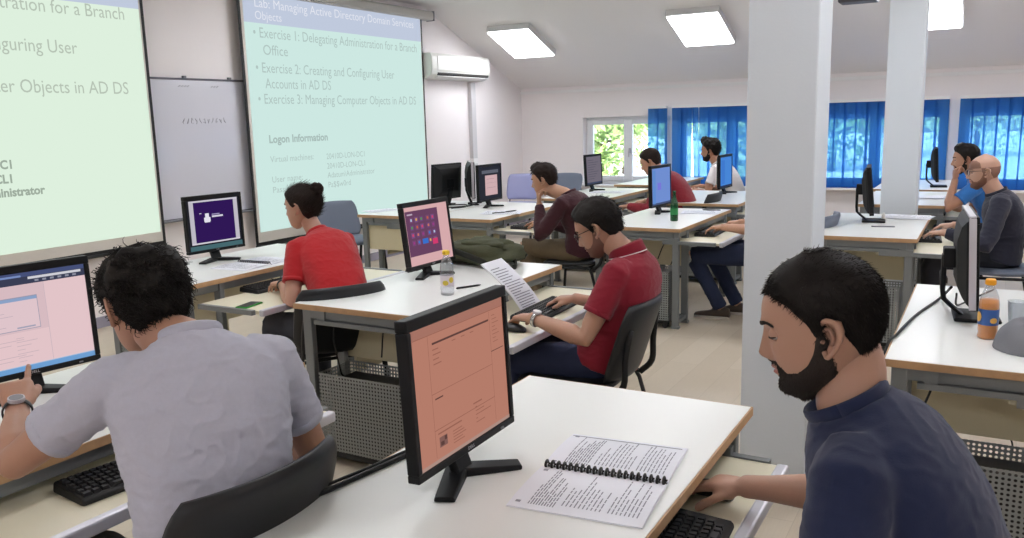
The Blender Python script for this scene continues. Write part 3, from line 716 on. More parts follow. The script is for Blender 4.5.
# ------------------------------------------------------------------ desk-top things
def keyboard(x, y, z, rz, label, tilt=0.0):
    t = thing('keyboard', label, 'keyboard', (x, y, z), R(rz), 'black computer keyboards')
    k = MB(); k.loft([[V((xx, yy, 0)), V((xx, yy*0.985, h))] + [V((xx*1.0, -yy*0.985, h)), V((xx, -yy, 0))] for xx, yy, h in ((0.078,0.222,0.012),(0.07,0.225,0.018),(-0.07,0.225,0.028),(-0.08,0.222,0.022))]); k.build('body', M_BLK2, t, bevel=0.004)
    q = MB()
    for r_ in range(6):
        xx = 0.056 - r_*0.021; zz = 0.0185 + r_*0.0017
        yy = -0.215
        ws = [0.0165]*22
        if r_ == 0: ws = [0.024,0.02,0.02,0.10,0.02,0.02,0.024,0.01,0.0165,0.0165,0.0165,0.01,0.035,0.0165,0.0165]
        for i, w_ in enumerate(ws):
            if yy + w_ > 0.217: break
            if w_ > 0.011:
                c = V((xx, yy+w_/2, zz)); hx, hy = 0.0085, w_/2-0.001
                q.loft([[c+V((a*hx*s, b*hy*s, h)) for a, b in ((-1,-1),(1,-1),(1,1),(-1,1))] for s, h in ((1.0,0),(0.8,0.008))])
            yy += w_ + 0.0022
    q.build('keys', M_KEY, t)
    c = MB(); c.tube(crom([(-0.08,0.05,0.012),(-0.13,0.06,0.006),(-0.17,0.10,0.006),(-0.20,0.11,0.006)],5), 0.003, 6); c.build('cable', M_CABLE, t, True)
    return t
def mouse(x, y, z, rz, label):
    t = thing('computer_mouse', label, 'mouse', (x, y, z), R(rz), 'black computer mice')
    k = MB(); rings = []
    for xx, w_, h in ((-0.056,0.012,0.008),(-0.05,0.024,0.02),(-0.03,0.031,0.032),(0.0,0.031,0.037),(0.03,0.03,0.03),(0.05,0.025,0.019),(0.057,0.014,0.009)):
        rings.append([V((xx, w_*math.cos(a), max(0, h*0.5+h*0.5*math.sin(a)))) for a in [2*PI*j/16 for j in range(16)]])
    k.loft(rings); k.build('shell', M_BLK, t, True)
    w_ = MB(); w_.tube([(-0.032,-0.004,0.031),(-0.032,0.004,0.031)], 0.009, 12); w_.build('wheel', M_GREY, t, True)
    c = MB(); c.tube(crom([(-0.056,0,0.006),(-0.10,0.01,0.004),(-0.14,-0.02,0.004)],5), 0.0025, 6); c.build('cable', M_CABLE, t, True)
    return t
# ------------------------------------------------------------------ people
def evalmesh(mb, voxel, it=4, name='body', fac=0.5):
    me = mb.mesh(name); o = bpy.data.objects.new(name, me); COL.objects.link(o)
    r = o.modifiers.new('r', 'REMESH'); r.mode = 'VOXEL'; r.voxel_size = voxel
    if it: s = o.modifiers.new('s', 'SMOOTH'); s.factor = fac; s.iterations = it
    dg = bpy.context.evaluated_depsgraph_get(); m2 = bpy.data.meshes.new_from_object(o.evaluated_get(dg))
    bpy.data.objects.remove(o); bpy.data.meshes.remove(me)
    return m2
def mesh_to_mb(me):
    b = MB(); b.v = [tuple(v.co) for v in me.vertices]; b.f = [tuple(p.vertices) for p in me.polygons]; b.m = [0]*len(b.f); return b
def finish(me, name, mats, parent, smooth=True):
    me.name = name; me.materials.clear()
    for m in mats: me.materials.append(m)
    me.polygons.foreach_set('use_smooth', [smooth]*len(me.polygons)); me.update()
    o = bpy.data.objects.new(name, me); COL.objects.link(o); o.parent = parent; return o
def wrinkle(me, amp, scale, stretch=(1,1,1), seed=0, fn=None):
    n = len(me.vertices); co = np.empty(n*3); me.vertices.foreach_get('co', co); co = co.reshape(-1,3)
    no = np.empty(n*3); me.vertex_normals.foreach_get('vector', no); no = no.reshape(-1,3)
    out = np.empty(n)
    for i in range(n):
        p = co[i]; q = V((p[0]*scale*stretch[0]+seed, p[1]*scale*stretch[1], p[2]*scale*stretch[2]))
        a = noise.noise(q); b_ = noise.noise(q*2.1+V((7,3,1)))
        d = (1-min(1,abs(a)*3.2))**1.5*0.9 - 0.25 + b_*0.3
        out[i] = amp*d*(fn(p) if fn else 1)
    co += no*out[:,None]; me.vertices.foreach_set('co', co.ravel()); me.update()

# head ---------------------------------------------------------------
def tabs(tab, z): return np.interp(z, [t[0] for t in tab], [t[1] for t in tab])
def smooth_tab(tab):
    zz = np.linspace(tab[0][0], tab[-1][0], 400); v = tabs(tab, zz); k = np.ones(17)/17
    for _ in range(3):
        p = np.pad(v, 8, mode='edge'); v = np.convolve(p, k, 'valid')
    return list(zip(zz, v))
XF = smooth_tab([(-.122,.052),(-.112,.072),(-.1,.080),(-.085,.083),(-.065,.087),(-.045,.088),(-.02,.087),(0,.087),(.02,.090),(.04,.089),(.06,.081),(.08,.064),(.1,.034),(.113,-.012)])
XB = smooth_tab([(-.122,.040),(-.11,.022),(-.09,-.012),(-.07,-.045),(-.05,-.074),(-.02,-.094),(.02,-.102),(.05,-.098),(.08,-.078),(.1,-.050),(.113,-.016)])
WD = smooth_tab([(-.122,.010),(-.112,.027),(-.1,.040),(-.085,.052),(-.07,.060),(-.05,.066),(-.03,.070),(0,.074),(.03,.076),(.06,.071),(.08,.058),(.1,.034),(.113,.004)])
NZH, NTH = 110, 144
def head_grid(nose=1.0, jaw=1.0, chin=1.0, full=1.0):
    zs = np.concatenate([-.122+.0002*np.arange(1), np.linspace(-.121,.104,NZH-9), .104+.0089*np.sin(np.linspace(.12,1,8)*PI/2)])
    zs = np.sort(zs); th = np.arange(NTH)*2*PI/NTH
    Z, T = np.meshgrid(zs, th, indexing='ij')
    xf, xb, w = tabs(XF, Z), tabs(XB, Z), tabs(WD, Z)
    w = w*np.where(Z < -.04, 1+(jaw-1)*np.clip((-.04-Z)/.04, 0, 1), 1)*full
    xm = (xf+xb)/2; a = (xf-xb)/2
    c, s = np.cos(T), np.sin(T); e = 0.86
    X = xm + a*np.sign(c)*np.abs(c)**e; Y = w*np.sign(s)*np.abs(s)**e
    fr = np.clip(c*2.0, 0, 1); G = lambda v, m, q: np.exp(-((v-m)/q)**2); ay = np.abs(Y)
    nprof = np.interp(Z, [-.056,-.050,-.046,-.041,-.034,-.02,-.005,.008,.018], [0,.004,.013,.022,.0255,.0185,.0105,.004,0])*nose
    nsig = np.interp(Z, [-.05,-.036,-.01,.02], [.0135,.0125,.0095,.009])
    X += fr*nprof*np.exp(-(np.abs(Y)/nsig)**2.2)
    X += fr*.006*G(ay,.0145,.006)*G(Z,-.042,.006)*nose
    X -= fr*.0105*G(ay,.033,.0135)*G(Z,.001,.0115)
    X += fr*.0055*G(ay,.028,.020)*G(Z,.023,.0085)
    X += fr*.003*G(ay,.042,.014)*G(Z,-.024,.012)
    X += fr*.0070*G(Y,0,.017)*G(Z,-.0605,.0048)
    X += fr*.0070*G(Y,0,.015)*G(Z,-.0715,.0052)
    X -= fr*.0055*G(Y,0,.022)*G(Z,-.0660,.0019)
    X -= fr*.0030*G(Y,0,.018)*G(Z,-.082,.005)
    X += fr*.0065*chin*G(Y,0,.020)*G(Z,-.102,.011)
    X -= fr*.004*G(ay,.024,.006)*G(Z,-.058,.012)
    return np.stack([X, Y, Z], -1), T
def grid_normals(P):
    du = np.roll(P,-1,1)-np.roll(P,1,1); dv = np.empty_like(P); dv[1:-1] = P[2:]-P[:-2]; dv[0] = P[1]-P[0]; dv[-1] = P[-1]-P[-2]
    n = np.cross(du, dv); l = np.linalg.norm(n, axis=-1, keepdims=True); l[l < 1e-9] = 1
    return n/l
def grid_mb(P, mi_fn=None):
    b = MB(); nz, nt = P.shape[:2]; b.v = [tuple(p) for p in P.reshape(-1,3)]
    for i in range(nz-1):
        for j in range(nt):
            j2 = (j+1) % nt; b.f.append((i*nt+j, i*nt+j2, (i+1)*nt+j2, (i+1)*nt+j)); b.m.append(mi_fn(i,j) if mi_fn else 0)
    b.f.append(tuple(reversed(range(nt)))); b.m.append(0); b.f.append(tuple((nz-1)*nt+j for j in range(nt))); b.m.append(0)
    return b
HAIRLINE = [(0,.066),(22,.068),(40,.058),(52,.046),(60,.030),(68,.014),(74,-.014),(80,-.018),(86,.010),(100,.008),(110,-.022),(125,-.052),(150,-.066),(180,-.070)]
def hair_mask(P, T, line=HAIRLINE, soft=.016, lift=0.0, nape=0.0):
    az = np.degrees(np.arctan2(np.abs(P[...,1]), P[...,0]+.012)); hl = np.interp(az, [a for a,_ in line], [h for _,h in line]) + lift + nape*(az > 105)
    return np.clip((P[...,2]-hl)/soft, -.4, 1), az
def shell(P, N, th, mb=None):
    Q = P + N*th[...,None]; b = mb or MB(); nz, nt = P.shape[:2]; keep = []
    for i in range(nz-1):
        for j in range(nt):
            j2 = (j+1) % nt
            if max(th[i,j], th[i,j2], th[i+1,j2], th[i+1,j]) > -.0012: keep.append((i*nt+j, i*nt+j2, (i+1)*nt+j2, (i+1)*nt+j))
    top = th[-1].max() > 1e-5
    idx = sorted({a for f in keep for a in f}); mp = {a: k for k, a in enumerate(idx)}; F = Q.reshape(-1,3)
    b.add([F[a] for a in idx], [tuple(mp[a] for a in f) for f in keep])
    if top: b.add([F[(nz-1)*nt+j] for j in range(nt)], [tuple(range(nt))])
    return b
def strands(P, N, th, n, L, r, flow, curl=0.0, seed=1, out=0.3, turns=2.0, segs=5, bend=0.6, pw=None):
    rnd = random.Random(seed); nz, nt = P.shape[:2]; b = MB()
    cand = [(i,j) for i in range(nz) for j in range(nt) if th[i,j] > 1e-5]
    if not cand: return b
    area = np.array([max(1e-7, math.hypot(P[i,j][1], P[i,j][0])) for i,j in cand]); area = np.cumsum(area/area.sum())
    for k in range(n):
        i, j = cand[min(len(cand)-1, int(np.searchsorted(area, rnd.random())))]
        j2 = (j+1) % nt; i2 = min(i+1, nz-1); a, c = rnd.random(), rnd.random()
        p = V((P[i,j]*(1-a)+P[i,j2]*a)*(1-c) + (P[i2,j]*(1-a)+P[i2,j2]*a)*c); nn = V(N[i,j]); p = p + nn*float(th[i,j])*0.55
        f = V(flow(p)); f = f - nn*f.dot(nn)
        if f.length < 1e-5: f = nn.orthogonal()
        f.normalize(); f = (f + V((rnd.gauss(0,.22), rnd.gauss(0,.22), rnd.gauss(0,.22)))).normalized(); s = f.cross(nn)
        l = L*(0.6+0.7*rnd.random()); ph = rnd.random()*6.28; pts = []; rd = []
        for q in range(segs):
            t = q/(segs-1)
            pt = p + f*l*t*(1-0.15*t) + nn*l*(out*t - bend*out*t*t)
            if curl: pt = pt + (s*math.cos(ph+t*turns*6.28) + nn*math.sin(ph+t*turns*6.28))*curl*min(1, t*3)
            pts.append(pt); rd.append(r*(1-0.75*t))
        b.tube(pts, rd, 3, 0, False)
    return b
def ear_mb(side):
    b = MB(); M = Matrix.Translation((-.010, side*.0715, -.012)) @ Matrix.Rotation(side*R(-28), 4, 'Z') @ Matrix.Rotation(R(-10), 4, 'Y')
    def pt(u, v, d): return M @ V((u, side*d, v))
    rim = [(.012,-.012),(.014,.004),(.010,.022),(-.004,.032),(-.018,.027),(-.023,.012),(-.019,-.006),(-.010,-.020),(-.001,-.029),(.007,-.025)]
    b.tube(crom([pt(u, v, .012 if u < .006 else .004) for u, v in rim], 4), [.0045]*36+[.0055], 7)
    rings = []
    for s, d in ((1.0,.008),(.8,.007),(.55,.003),(.3,.001)):
        rings.append([pt(-.004+(u+.004)*s, .002+(v-.002)*s, d if u < .006 else d*.4) for u, v in rim])
    back = [pt(u*1.0-.004*.0, v, -.006) for u, v in rim]
    b.loft([back] + rings)
    b.tube(crom([pt(.010,.010,.004), pt(-.004,.017,.008), pt(-.011,.006,.009), pt(-.008,-.008,.008)], 4), .003, 6)
    b.ball(tuple(pt(.009,-.006,.006)), .0045, 8, 6)
    return b

SKIN = {}
def skin(c):
    if c not in SKIN: SKIN[c] = mat('skin', c, 0.5, bump=0.06, bscale=260, sss=0.12, vary=0.05, vscale=14)
    return SKIN[c]
M_LIP = mat('lip_skin', (166,104,96), 0.45)
M_EYEW = mat('eye_white', (196,190,186), 0.15); M_IRIS = mat('iris', (44,30,22), 0.1)
M_HAIR = mat('black_hair', (30,26,24), 0.65, spec=0.22); M_HAIRB = mat('dark_brown_hair', (36,26,22), 0.65, spec=0.22)
M_LENS = clear('spectacle_lens', (250,250,252), 0.03)
M_SHOE = mat('brown_shoe', (74,62,54), 0.6); M_SOLE = mat('shoe_sole', (196,190,182), 0.6)

def basis(head, pitch, roll, H):
    f = V((math.cos(R(head)), math.sin(R(head)), 0)); l = V((-f.y, f.x, 0)); u = V((0,0,1))
    M = Matrix((f, l, u)).transposed().to_4x4()
    M = M @ Matrix.Rotation(R(pitch), 4, 'Y') @ Matrix.Rotation(R(roll), 4, 'X')
    M.translation = V(H); return M

def hand_mb(W, d, n, side, curl, spread=1.0, thumb=(35,20,18), size=1.0):
    """W wrist point, d finger direction, n back-of-hand normal, side +1 left hand / -1 right hand"""
    d = V(d).normalized(); n = V(n); n = (n - d*n.dot(d)).normalized(); s = d.cross(n)*side; b = MB(); q = size
    rings = []
    for t, hw, hh, up in ((-.012,.026,.019,0),(.0,.027,.018,0),(.025,.034,.0165,.001),(.055,.041,.0145,.003),(.08,.043,.012,.004),(.094,.041,.009,.003)):
        c = W + d*t*q + n*up*q + s*(.002 if t > .02 else 0)*q
        rings.append([c + s*hw*q*math.copysign(abs(math.cos(a))**.75, math.cos(a)) + n*hh*q*math.copysign(abs(math.sin(a))**.75, math.sin(a)) for a in [2*PI*j/16 for j in range(16)]])
    b.loft(rings)
    b.ball(tuple(W + d*.035*q + s*.026*q - n*.008*q), .019*q, 10, 8)
    for i, (off, k0, ln, r, fan) in enumerate(((.030,.088,(.043,.026,.021),.0092,7),(.0105,.094,(.047,.030,.022),.0095,2),(-.010,.091,(.043,.028,.021),.0090,-4),(-.029,.082,(.034,.021,.018),.0080,-10))):
        cu = curl[i] if hasattr(curl[0], '__len__') else curl
        p = W + d*k0*q + s*off*q - n*.001*q; a = 0
        dd = (d*math.cos(R(fan*spread)) + s*math.sin(R(fan*spread)))
        pts = [p - dd*.02*q, p]; rad = [r*q*1.02, r*q*1.08]
        for sg in range(3):
            a += R(cu[sg]); v = dd*math.cos(a) - n*math.sin(a)
            m = p + v*ln[sg]*q*.5; p = p + v*ln[sg]*q
            pts += [m, p]; rad += [r*q*(.96-.06*sg), r*q*(1.0-.09*sg)]
        v = pts[-1]-pts[-2]; pts.append(p + v.normalized()*.004*q); rad.append(r*q*.45)
        b.tube(pts, rad, 9, 0, True)
    a0 = R(thumb[0]); p = W + d*.028*q + s*.028*q - n*.006*q
    v = (d*math.cos(a0) + s*math.sin(a0) - n*.25).normalized(); pts = [p - v*.015*q, p]; rad = [.013*q, .0135*q]
    for ln, an in ((.036, 0), (.030, thumb[1]), (.026, thumb[2])):
        v = (v - s*math.sin(R(an)) - n*math.sin(R(an))*.4).normalized(); m = p + v*ln*.5*q; p = p + v*ln*q
        pts += [m, p]; rad += [.0112*q, .0112*q]
    rad[-1] = .0095*q; pts.append(p + v*.004*q); rad.append(.005*q)
    b.tube(pts, rad, 9)
    return b

def ik(S, W, l1, l2, pole):
    S, W, pole = V(S), V(W), V(pole); D = W-S; L = D.length
    if L > (l1+l2)*.995: print('  reach', round(L,3)); W = S + D*((l1+l2)*.995/L); D = W-S; L = D.length
    a = (l1*l1-l2*l2+L*L)/(2*L); h = math.sqrt(max(0, l1*l1-a*a)); u = D/L
    p = pole - u*pole.dot(u); p.normalize()
    return S + u*a + p*h, W

def person(label, P, head, H, hhead=None, pitch=5, roll=0, L=None, Rr=None, shirt=(90,90,100), sleeve='short', trousers=(40,44,58), tone=(196,150,124), hair=None, beard=None, voxel=.006, det=1.0,
           legs=None, size=1.0, width=1.0, collar='crew', collar_col=None, hip=.53, shead=None, face=None, glasses=None, watch=None, shoes=True, wrk=.004, back=None, neckr=1.0):
    O = V((P[0], P[1], 0)); t = thing('person', label, 'person', O)
    hhead = head if hhead is None else hhead; shead = head if shead is None else shead
    HM = basis(hhead, pitch, roll, V(H) - O) @ Matrix.Scale(size, 4)
    fwd = V((math.cos(R(head)), math.sin(R(head)), 0)); lat = V((-fwd.y, fwd.x, 0))
    sf = V((math.cos(R(shead)), math.sin(R(shead)), 0)); sl = V((-sf.y, sf.x, 0))
    up = V((0,0,1)); p0 = V((0,0,hip)); N = HM @ V((-.068,0,-.158))
    if back: N = V(back)-O
    d = N-p0; Ls = d.length
    sp = bez(p0, p0 + (up*.75 - fwd*.25).normalized()*Ls*.36, N - (sf*.45+up*.7+d.normalized()*.3).normalized()*Ls*.30, N, 25)
    print(label[:40], 'torso', round(Ls,3))
    # ring table along the spine: fraction, half width, half depth
    RT = [(-.14,.166,.118),(-.04,.180,.130),(.08,.175,.130),(.25,.155,.112),(.42,.158,.112),(.60,.172,.118),(.74,.180,.112),(.83,.174,.100),(.89,.152,.090),(.94,.118,.080),(.975,.086,.071),(1.0,.066,.064)]
    def torso(infl, top=1.0, lo=-.12):
        rings = []
        for f, hw, hd in RT:
            if f < lo: continue
            k = max(0, min(1, f))*24; i = min(23, int(k)); c = sp[i].lerp(sp[i+1], k-i); tg = (sp[min(24,i+1)]-sp[max(0,i-1) if i else 0]).normalized()
            if f < 0: c = c + tg*f*Ls
            la = lat.lerp(sl, max(0,min(1,f))).normalized(); ap = la.cross(tg).normalized()
            e = infl*(1 if (f < .93 or infl < 0) else .5)
            rings.append([c + la*(hw*width*size+e)*math.copysign(abs(math.cos(a))**.82, math.cos(a)) - ap*(hd*size+e)*math.copysign(abs(math.sin(a))**.88, math.sin(a)) for a in [2*PI*j/32 for j in range(32)]])
        m = MB(); m.loft(rings); return m
    tgN = (sp[24]-sp[22]).normalized()
    l1, l2 = .295*size, .265*size
    arms = {}
    for nm, sd, A in (('L',1,L),('R',-1,Rr)):
        k = .86*24; i = int(k); c = sp[i].lerp(sp[i+1], k-i)
        S = c + sl*sd*(.168*width*size) + sf*.008 - tgN*.004
        if A and 'sh' in A: S = S + V(A['sh'])
        A = A or dict(w=tuple(O + S + sf*.12 - up*.5))
        W = V(A['w']) - O
        pole = V(A.get('pole', tuple(-up*.8 - sf*.3 + sl*sd*.45)))
        E, W = ik(S, W, l1, l2, pole)
        if 'e' in A: e_ = V(A['e'])-O; E = S + (e_-S).normalized()*l1; W = E + (V(A['w'])-O-E).normalized()*l2
        arms[nm] = (S, E, W, sd, A)
    bd = MB(); bd.merge(torso(-.022))
    nk0 = N - tgN*.05; nk1 = HM @ V((-.028,0,-.075)); nk2 = HM @ V((-.022,0,-.03)); r = .056*size*neckr
    bd.tube(bez(nk0, nk0+tgN*.06, nk1+(nk1-nk2)*.6, nk1, 7)+[nk2], [(r*.9,r*.9),(r*1.0,r*1.02),(r*1.0,r*1.04),(r*.97,r*1.0),(r*.95,r*1.0),(r*.94,r*1.0),(r*.93,r*1.02),(r*.9,r)], 18, up=tuple(lat))
    for nm, (S, E, W, sd, A) in arms.items():
        m = MB(); q = size; a = S.lerp(E,.0)
        pts = [S, S.lerp(E,.25), S.lerp(E,.5), S.lerp(E,.8), E, E.lerp(W,.22), E.lerp(W,.5), E.lerp(W,.8), W, W+(W-E).normalized()*.012]
        rr = [.050,.049,.047,.041,.038,.0425,.0375,.029,.0265,.025]
        m.tube(pts, [x*q for x in rr], 14); bd.merge(m)
        fd = V(A.get('d', tuple((W-E).normalized())))
        bd.merge(hand_mb(W, fd, V(A.get('n', (0,0,1))), sd, A.get('curl', (22,28,18)), A.get('spread', 1.0), A.get('thumb', (35,18,16)), .98*size))
    lg = legs or {}
    LG = {}
    for nm, sd in (('L',1),('R',-1)):
        hp = V((0,0,hip-.01)) + lat*sd*.088*size
        kn = V(lg[nm+'k'])-O if nm+'k' in lg else hp + fwd*.425 + lat*sd*.05 + V((0,0,-.01))
        an = V(lg[nm+'a'])-O if nm+'a' in lg else V((kn.x, kn.y, .10)) - fwd*.03
        LG[nm] = (hp, kn, an)
        bd.tube([hp, hp.lerp(kn,.5), kn, kn.lerp(an,.35), an, an-up*.05], [.065,.058,.046,.046,.034,.03], 12)
    body = mesh_to_mb(evalmesh(bd, voxel, 3))
    fc = face or {}
    Pg, T = head_grid(**fc); Ng = grid_normals(Pg)
    hb = grid_mb(Pg, lambda i, j: 1 if (Pg[i,j][0] > .06 and abs(Pg[i,j][2]+.0663) < .0105 and abs(Pg[i,j][1]) < .024*max(0,1-abs(Pg[i,j][2]+.0663)/.0135)) else 0)
    for sd in (1,-1): hb.merge(ear_mb(sd), 0)
    # lids: skin caps over the upper and lower eyeball
    for sd in (1,-1):
        c = V((.0695, sd*.0325, .000)); r0 = .0137
        for lo, hi in ((-12, 90), (-90, -30)):
            rings = []
            for k in range(7):
                a = R(lo+(hi-lo)*k/6); rings.append([c + V((r0*math.cos(a)*math.cos(g), r0*1.12*math.cos(a)*math.sin(g), r0*math.sin(a))) for g in [R(-100+200*j/12) for j in range(13)]])
            hb.loft(rings, 0, False, False)
    o = len(body.v); body.v += [tuple(HM @ V(p)) for p in hb.v]; body.f += [tuple(a+o for a in f) for f in hb.f]; body.m += hb.m
    bo = body.build('body', [skin(tone), M_LIP], t, True)
    for sd in (1,-1):
        k = MB(); c = V((.0695, sd*.0325, .000)); el = R(-10)
        k.tube([HM @ (c + V((.0142*math.cos(el)*math.cos(g), .0142*1.12*math.cos(el)*math.sin(g), .0142*math.sin(el)-.001*math.cos(g)))) for g in [R(-80+160*j/12) for j in range(13)]], [.0006]+[.0013]*11+[.0006], 5); k.build('eyelashes', M_HAIR, t, True)
    for sd in (1,-1):
        e = MB(); c = V((.0695, sd*.0325, 0)); Me = HM @ Matrix.Translation(c) @ Matrix.Rotation(R(90), 4, 'Y') @ Matrix.Rotation(0,4,'Z')
        prof = []; rings = []
        for k in range(13):
            a = PI*k/12; rings.append([Me @ V((.0125*math.sin(max(.02,min(PI-.02,a)))*math.cos(g), .0125*math.sin(max(.02,min(PI-.02,a)))*math.sin(g), -.0125*math.cos(a))) for g in [2*PI*j/16 for j in range(16)]])
        e.loft(rings); nf = 12*16
        for k in range(nf): e.m[k] = 1 if k//16 >= 9 else 0
        e.m[-1] = 1; e.build('eye', [M_EYEW, M_IRIS], t, True)
    flat = Pg.reshape(-1,3)
    def fpt(y, z, off=0.0):
        m = flat[:,0] > 0; dd = (flat[:,1]-y)**2+(flat[:,2]-z)**2 + (~m)*9; i = int(dd.argmin()); return V(flat[i]) + V(Ng.reshape(-1,3)[i])*off
    hm = hair or {}
    hmat = hm.get('mat', M_HAIR)
    if hm.get('brows', True):
        for sd in (1,-1):
            k = MB(); pts = [HM @ fpt(sd*y, z, .0015) for y, z in ((.010,.017),(.020,.0215),(.032,.024),(.043,.022),(.051,.016))]
            k.tube(crom(pts, 4), [(.0014,.0034)]*5+[(.0014,.0038)]*6+[(.0012,.0026)]*5+[(.001,.001)], 6, up=tuple(HM.to_3x3() @ V((1,0,0)))); k.build('eyebrow', hmat, t, True)
    if hm.get('style', 'short') != 'none':
        line = hm.get('line', HAIRLINE); mk, az = hair_mask(Pg, T, line, hm.get('soft', .014), hm.get('lift', 0), hm.get('nape', 0))
        top = np.clip((Pg[...,2]-.0)/.09, 0, 1); th = mk*(hm.get('side', .005)*(1-top) + hm.get('top', .012)*top)
        nz_ = hm.get('noise', .15)
        if nz_:
            fr_ = hm.get('nfreq', 40)
            for i in range(Pg.shape[0]):
                for j in range(Pg.shape[1]):
                    if th[i,j] > 0: th[i,j] *= 1 + nz_*noise.noise(V(Pg[i,j])*fr_)*1.6
        if 'quiff' in hm: th += mk*hm['quiff']*np.exp(-((az-0)/55.)**2)*np.clip((Pg[...,2]-.05)/.04, 0, 1)
        hb2 = shell(Pg, Ng, th)
        fl_ = hm.get('flow', lambda p: (-.6, 0, -.5 if p.x < -.02 else .15))
        n_ = int(hm.get('n', 2500)*det)
        if n_: hb2.merge(strands(Pg, Ng, th, n_, hm.get('L', .012), hm.get('r', .0008), fl_, hm.get('curl', 0), 5, hm.get('out', .5), hm.get('turns', 1.5), hm.get('segs', 4), hm.get('bend', .6)))
        if hm.get('bun'):
            c = V(hm['bun'])
            hb2.ball(tuple(c), (.030,.033,.034), 18, 12)
            for k in range(60):
                a0 = k*.9; tilt = V((math.sin(k*1.3), math.cos(k*2.1), math.sin(k*.7))).normalized(); u_ = tilt.orthogonal().normalized(); v_ = tilt.cross(u_)
                hb2.tube([c + (u_*math.cos(a0+g)+v_*math.sin(a0+g))*(.034+.003*math.sin(k)) for g in [x*.35 for x in range(8)]], [.003]*7+[.001], 5)
        if hm.get('tail'):
            pass
        hb2.v = [tuple(HM @ V(p)) for p in hb2.v]
        hb2.build('hair', hmat, t, True)
    if beard:
        z, y, x = Pg[...,2], np.abs(Pg[...,1]), Pg[...,0]; azz = np.degrees(np.arctan2(y, x+.012))
        upb = np.interp(azz, [0,14,20,30,42,55,66,74,80,86], [-.047,-.049,-.052,-.066,-.066,-.054,-.034,-.006,.004,-.02]); lowb = np.interp(azz, [0,40,70,86], [-.121,-.118,-.095,-.07])
        mk = np.minimum(np.minimum((upb-z)/.008, (86-azz)/8), (z-lowb+.008)/.008); mk = np.where(x > -.03, mk, -1)
        lipd = np.maximum(np.abs(z+.0663)/.0118, y/.026); mk = np.where(x > .05, np.minimum(mk, (lipd-1)*3), mk)
        mk = np.where((z < -.109) & (x > 0), .8, mk); mk = np.clip(mk, -.8, 1)
        th = mk*beard['th']; k = shell(Pg, Ng, th) if beard.get('solid', True) else MB()
        k.merge(strands(Pg, Ng, th, int(beard.get('n', 1500)*det), beard.get('L', .010), .0007, lambda p: (.25, 0, -1), 0, 9, .5, 1, 4))
        k.v = [tuple(HM @ V(p)) for p in k.v]; k.build('beard', beard.get('mat', hmat), t, True)
    if glasses:
        k = MB(); gm = glasses
        for sd in (1,-1):
            ring = [(.102-.010*abs(math.cos(a)*.5+.5), sd*(.034+.024*math.cos(a)), -.002+.0175*math.copysign(abs(math.sin(a))**.7, math.sin(a))) for a in [2*PI*j/24 for j in range(25)]]
            k.tube([HM @ V(p) for p in ring], .0016, 6, 0)
            k.tube([HM @ V(p) for p in ((.094, sd*.058, .006), (.085, sd*.070, .007), (.03, sd*.078, .006), (-.012, sd*.079, .004), (-.026, sd*.078, -.008))], .0017, 6, 0)
            k.add([HM @ V((x_-.0005, y_, z_)) for x_, y_, z_ in ring[:-1]], [tuple(range(24))], 1)
        k.tube([HM @ V(p) for p in ((.103,.012,.002),(.108,0,.005),(.103,-.012,.002))], .0016, 6, 0)
        k.build('glasses', [gm, M_LENS], t, True)
    # shirt
    sm = mat('shirt_cloth', shirt, 0.9, bump=0.12, bscale=420, vary=0.05, vscale=120, sheen=0.15) if not hasattr(shirt, 'name') else shirt
    st = MB(); st.merge(torso(.012))
    for nm, (S, E, W, sd, A) in arms.items():
        ins = S - (E-S).normalized()*.01 - sl*sd*.05 
        if sleeve == 'short':
            e = S.lerp(E, .62); st.tube([ins, S, S.lerp(E,.25), S.lerp(E,.5), e], [.060*size,.063*size,.062*size,.060*size,.0605*size], 18)
        else:
            e = E.lerp(W, .96); st.tube([ins, S, S.lerp(E,.4), S.lerp(E,.85), E, E.lerp(W,.25), E.lerp(W,.7), e], [.064*size,.066*size,.062*size,.060*size,.064*size,.058*size,.046*size,.036*size], 18)
    me = evalmesh(st, max(voxel, .006), 14, 'shirt')
    if wrk:
        hp_ = hip
        wrinkle(me, wrk, 8, (.7, .7, 2.0), seed=P[0]*7, fn=lambda p: 0.25+0.75*max(0, min(1, 1.15-(p[2]-hp_)/max(.2, N.z-hp_)*1.1)))
        wrinkle(me, wrk*.4, 22, (1,1,1.6), seed=P[1]*5)
    so_ = finish(me, 'shirt', [sm], t)
    # neckline
    ax = tgN; u_ = sl; v_ = ax.cross(u_).normalized(); k = MB(); cr = N + ax*.006
    if collar == 'crew':
        k.tube([cr + u_*.0655*size*neckr*math.cos(a) + v_*.068*size*neckr*math.sin(a) + ax*(-.018*math.sin(a)*0) for a in [2*PI*j/28 for j in range(29)]], [(.0125,.0042)]*29, 8, up=tuple(ax)); k.build('collar', collar_col or sm, t, True)
    elif collar == 'polo':
        rings = []
        for rr, zz in ((.066,-.012),(.064,.028),(.0675,.034),(.073,.026),(.082,-.016),(.079,-.018)):
            rings.append([cr + u_*rr*size*neckr*math.cos(a) + v_*rr*1.05*size*neckr*math.sin(a) + ax*zz*(1+.25*math.sin(a)) for a in [2*PI*j/32 for j in range(32)]])
        k.loft(rings, 0, False); ko = k.build('collar', sm, t, True)
        if collar_col:
            w_ = MB(); w_.tube([cr + u_*.0805*size*neckr*math.cos(a) + v_*.0845*size*neckr*math.sin(a) - ax*.0085*(1+.25*math.sin(a)) for a in [2*PI*j/32 for j in range(33)]], .0022, 6); w_.build('stripe', collar_col, ko, True, label='white stripe round the collar')
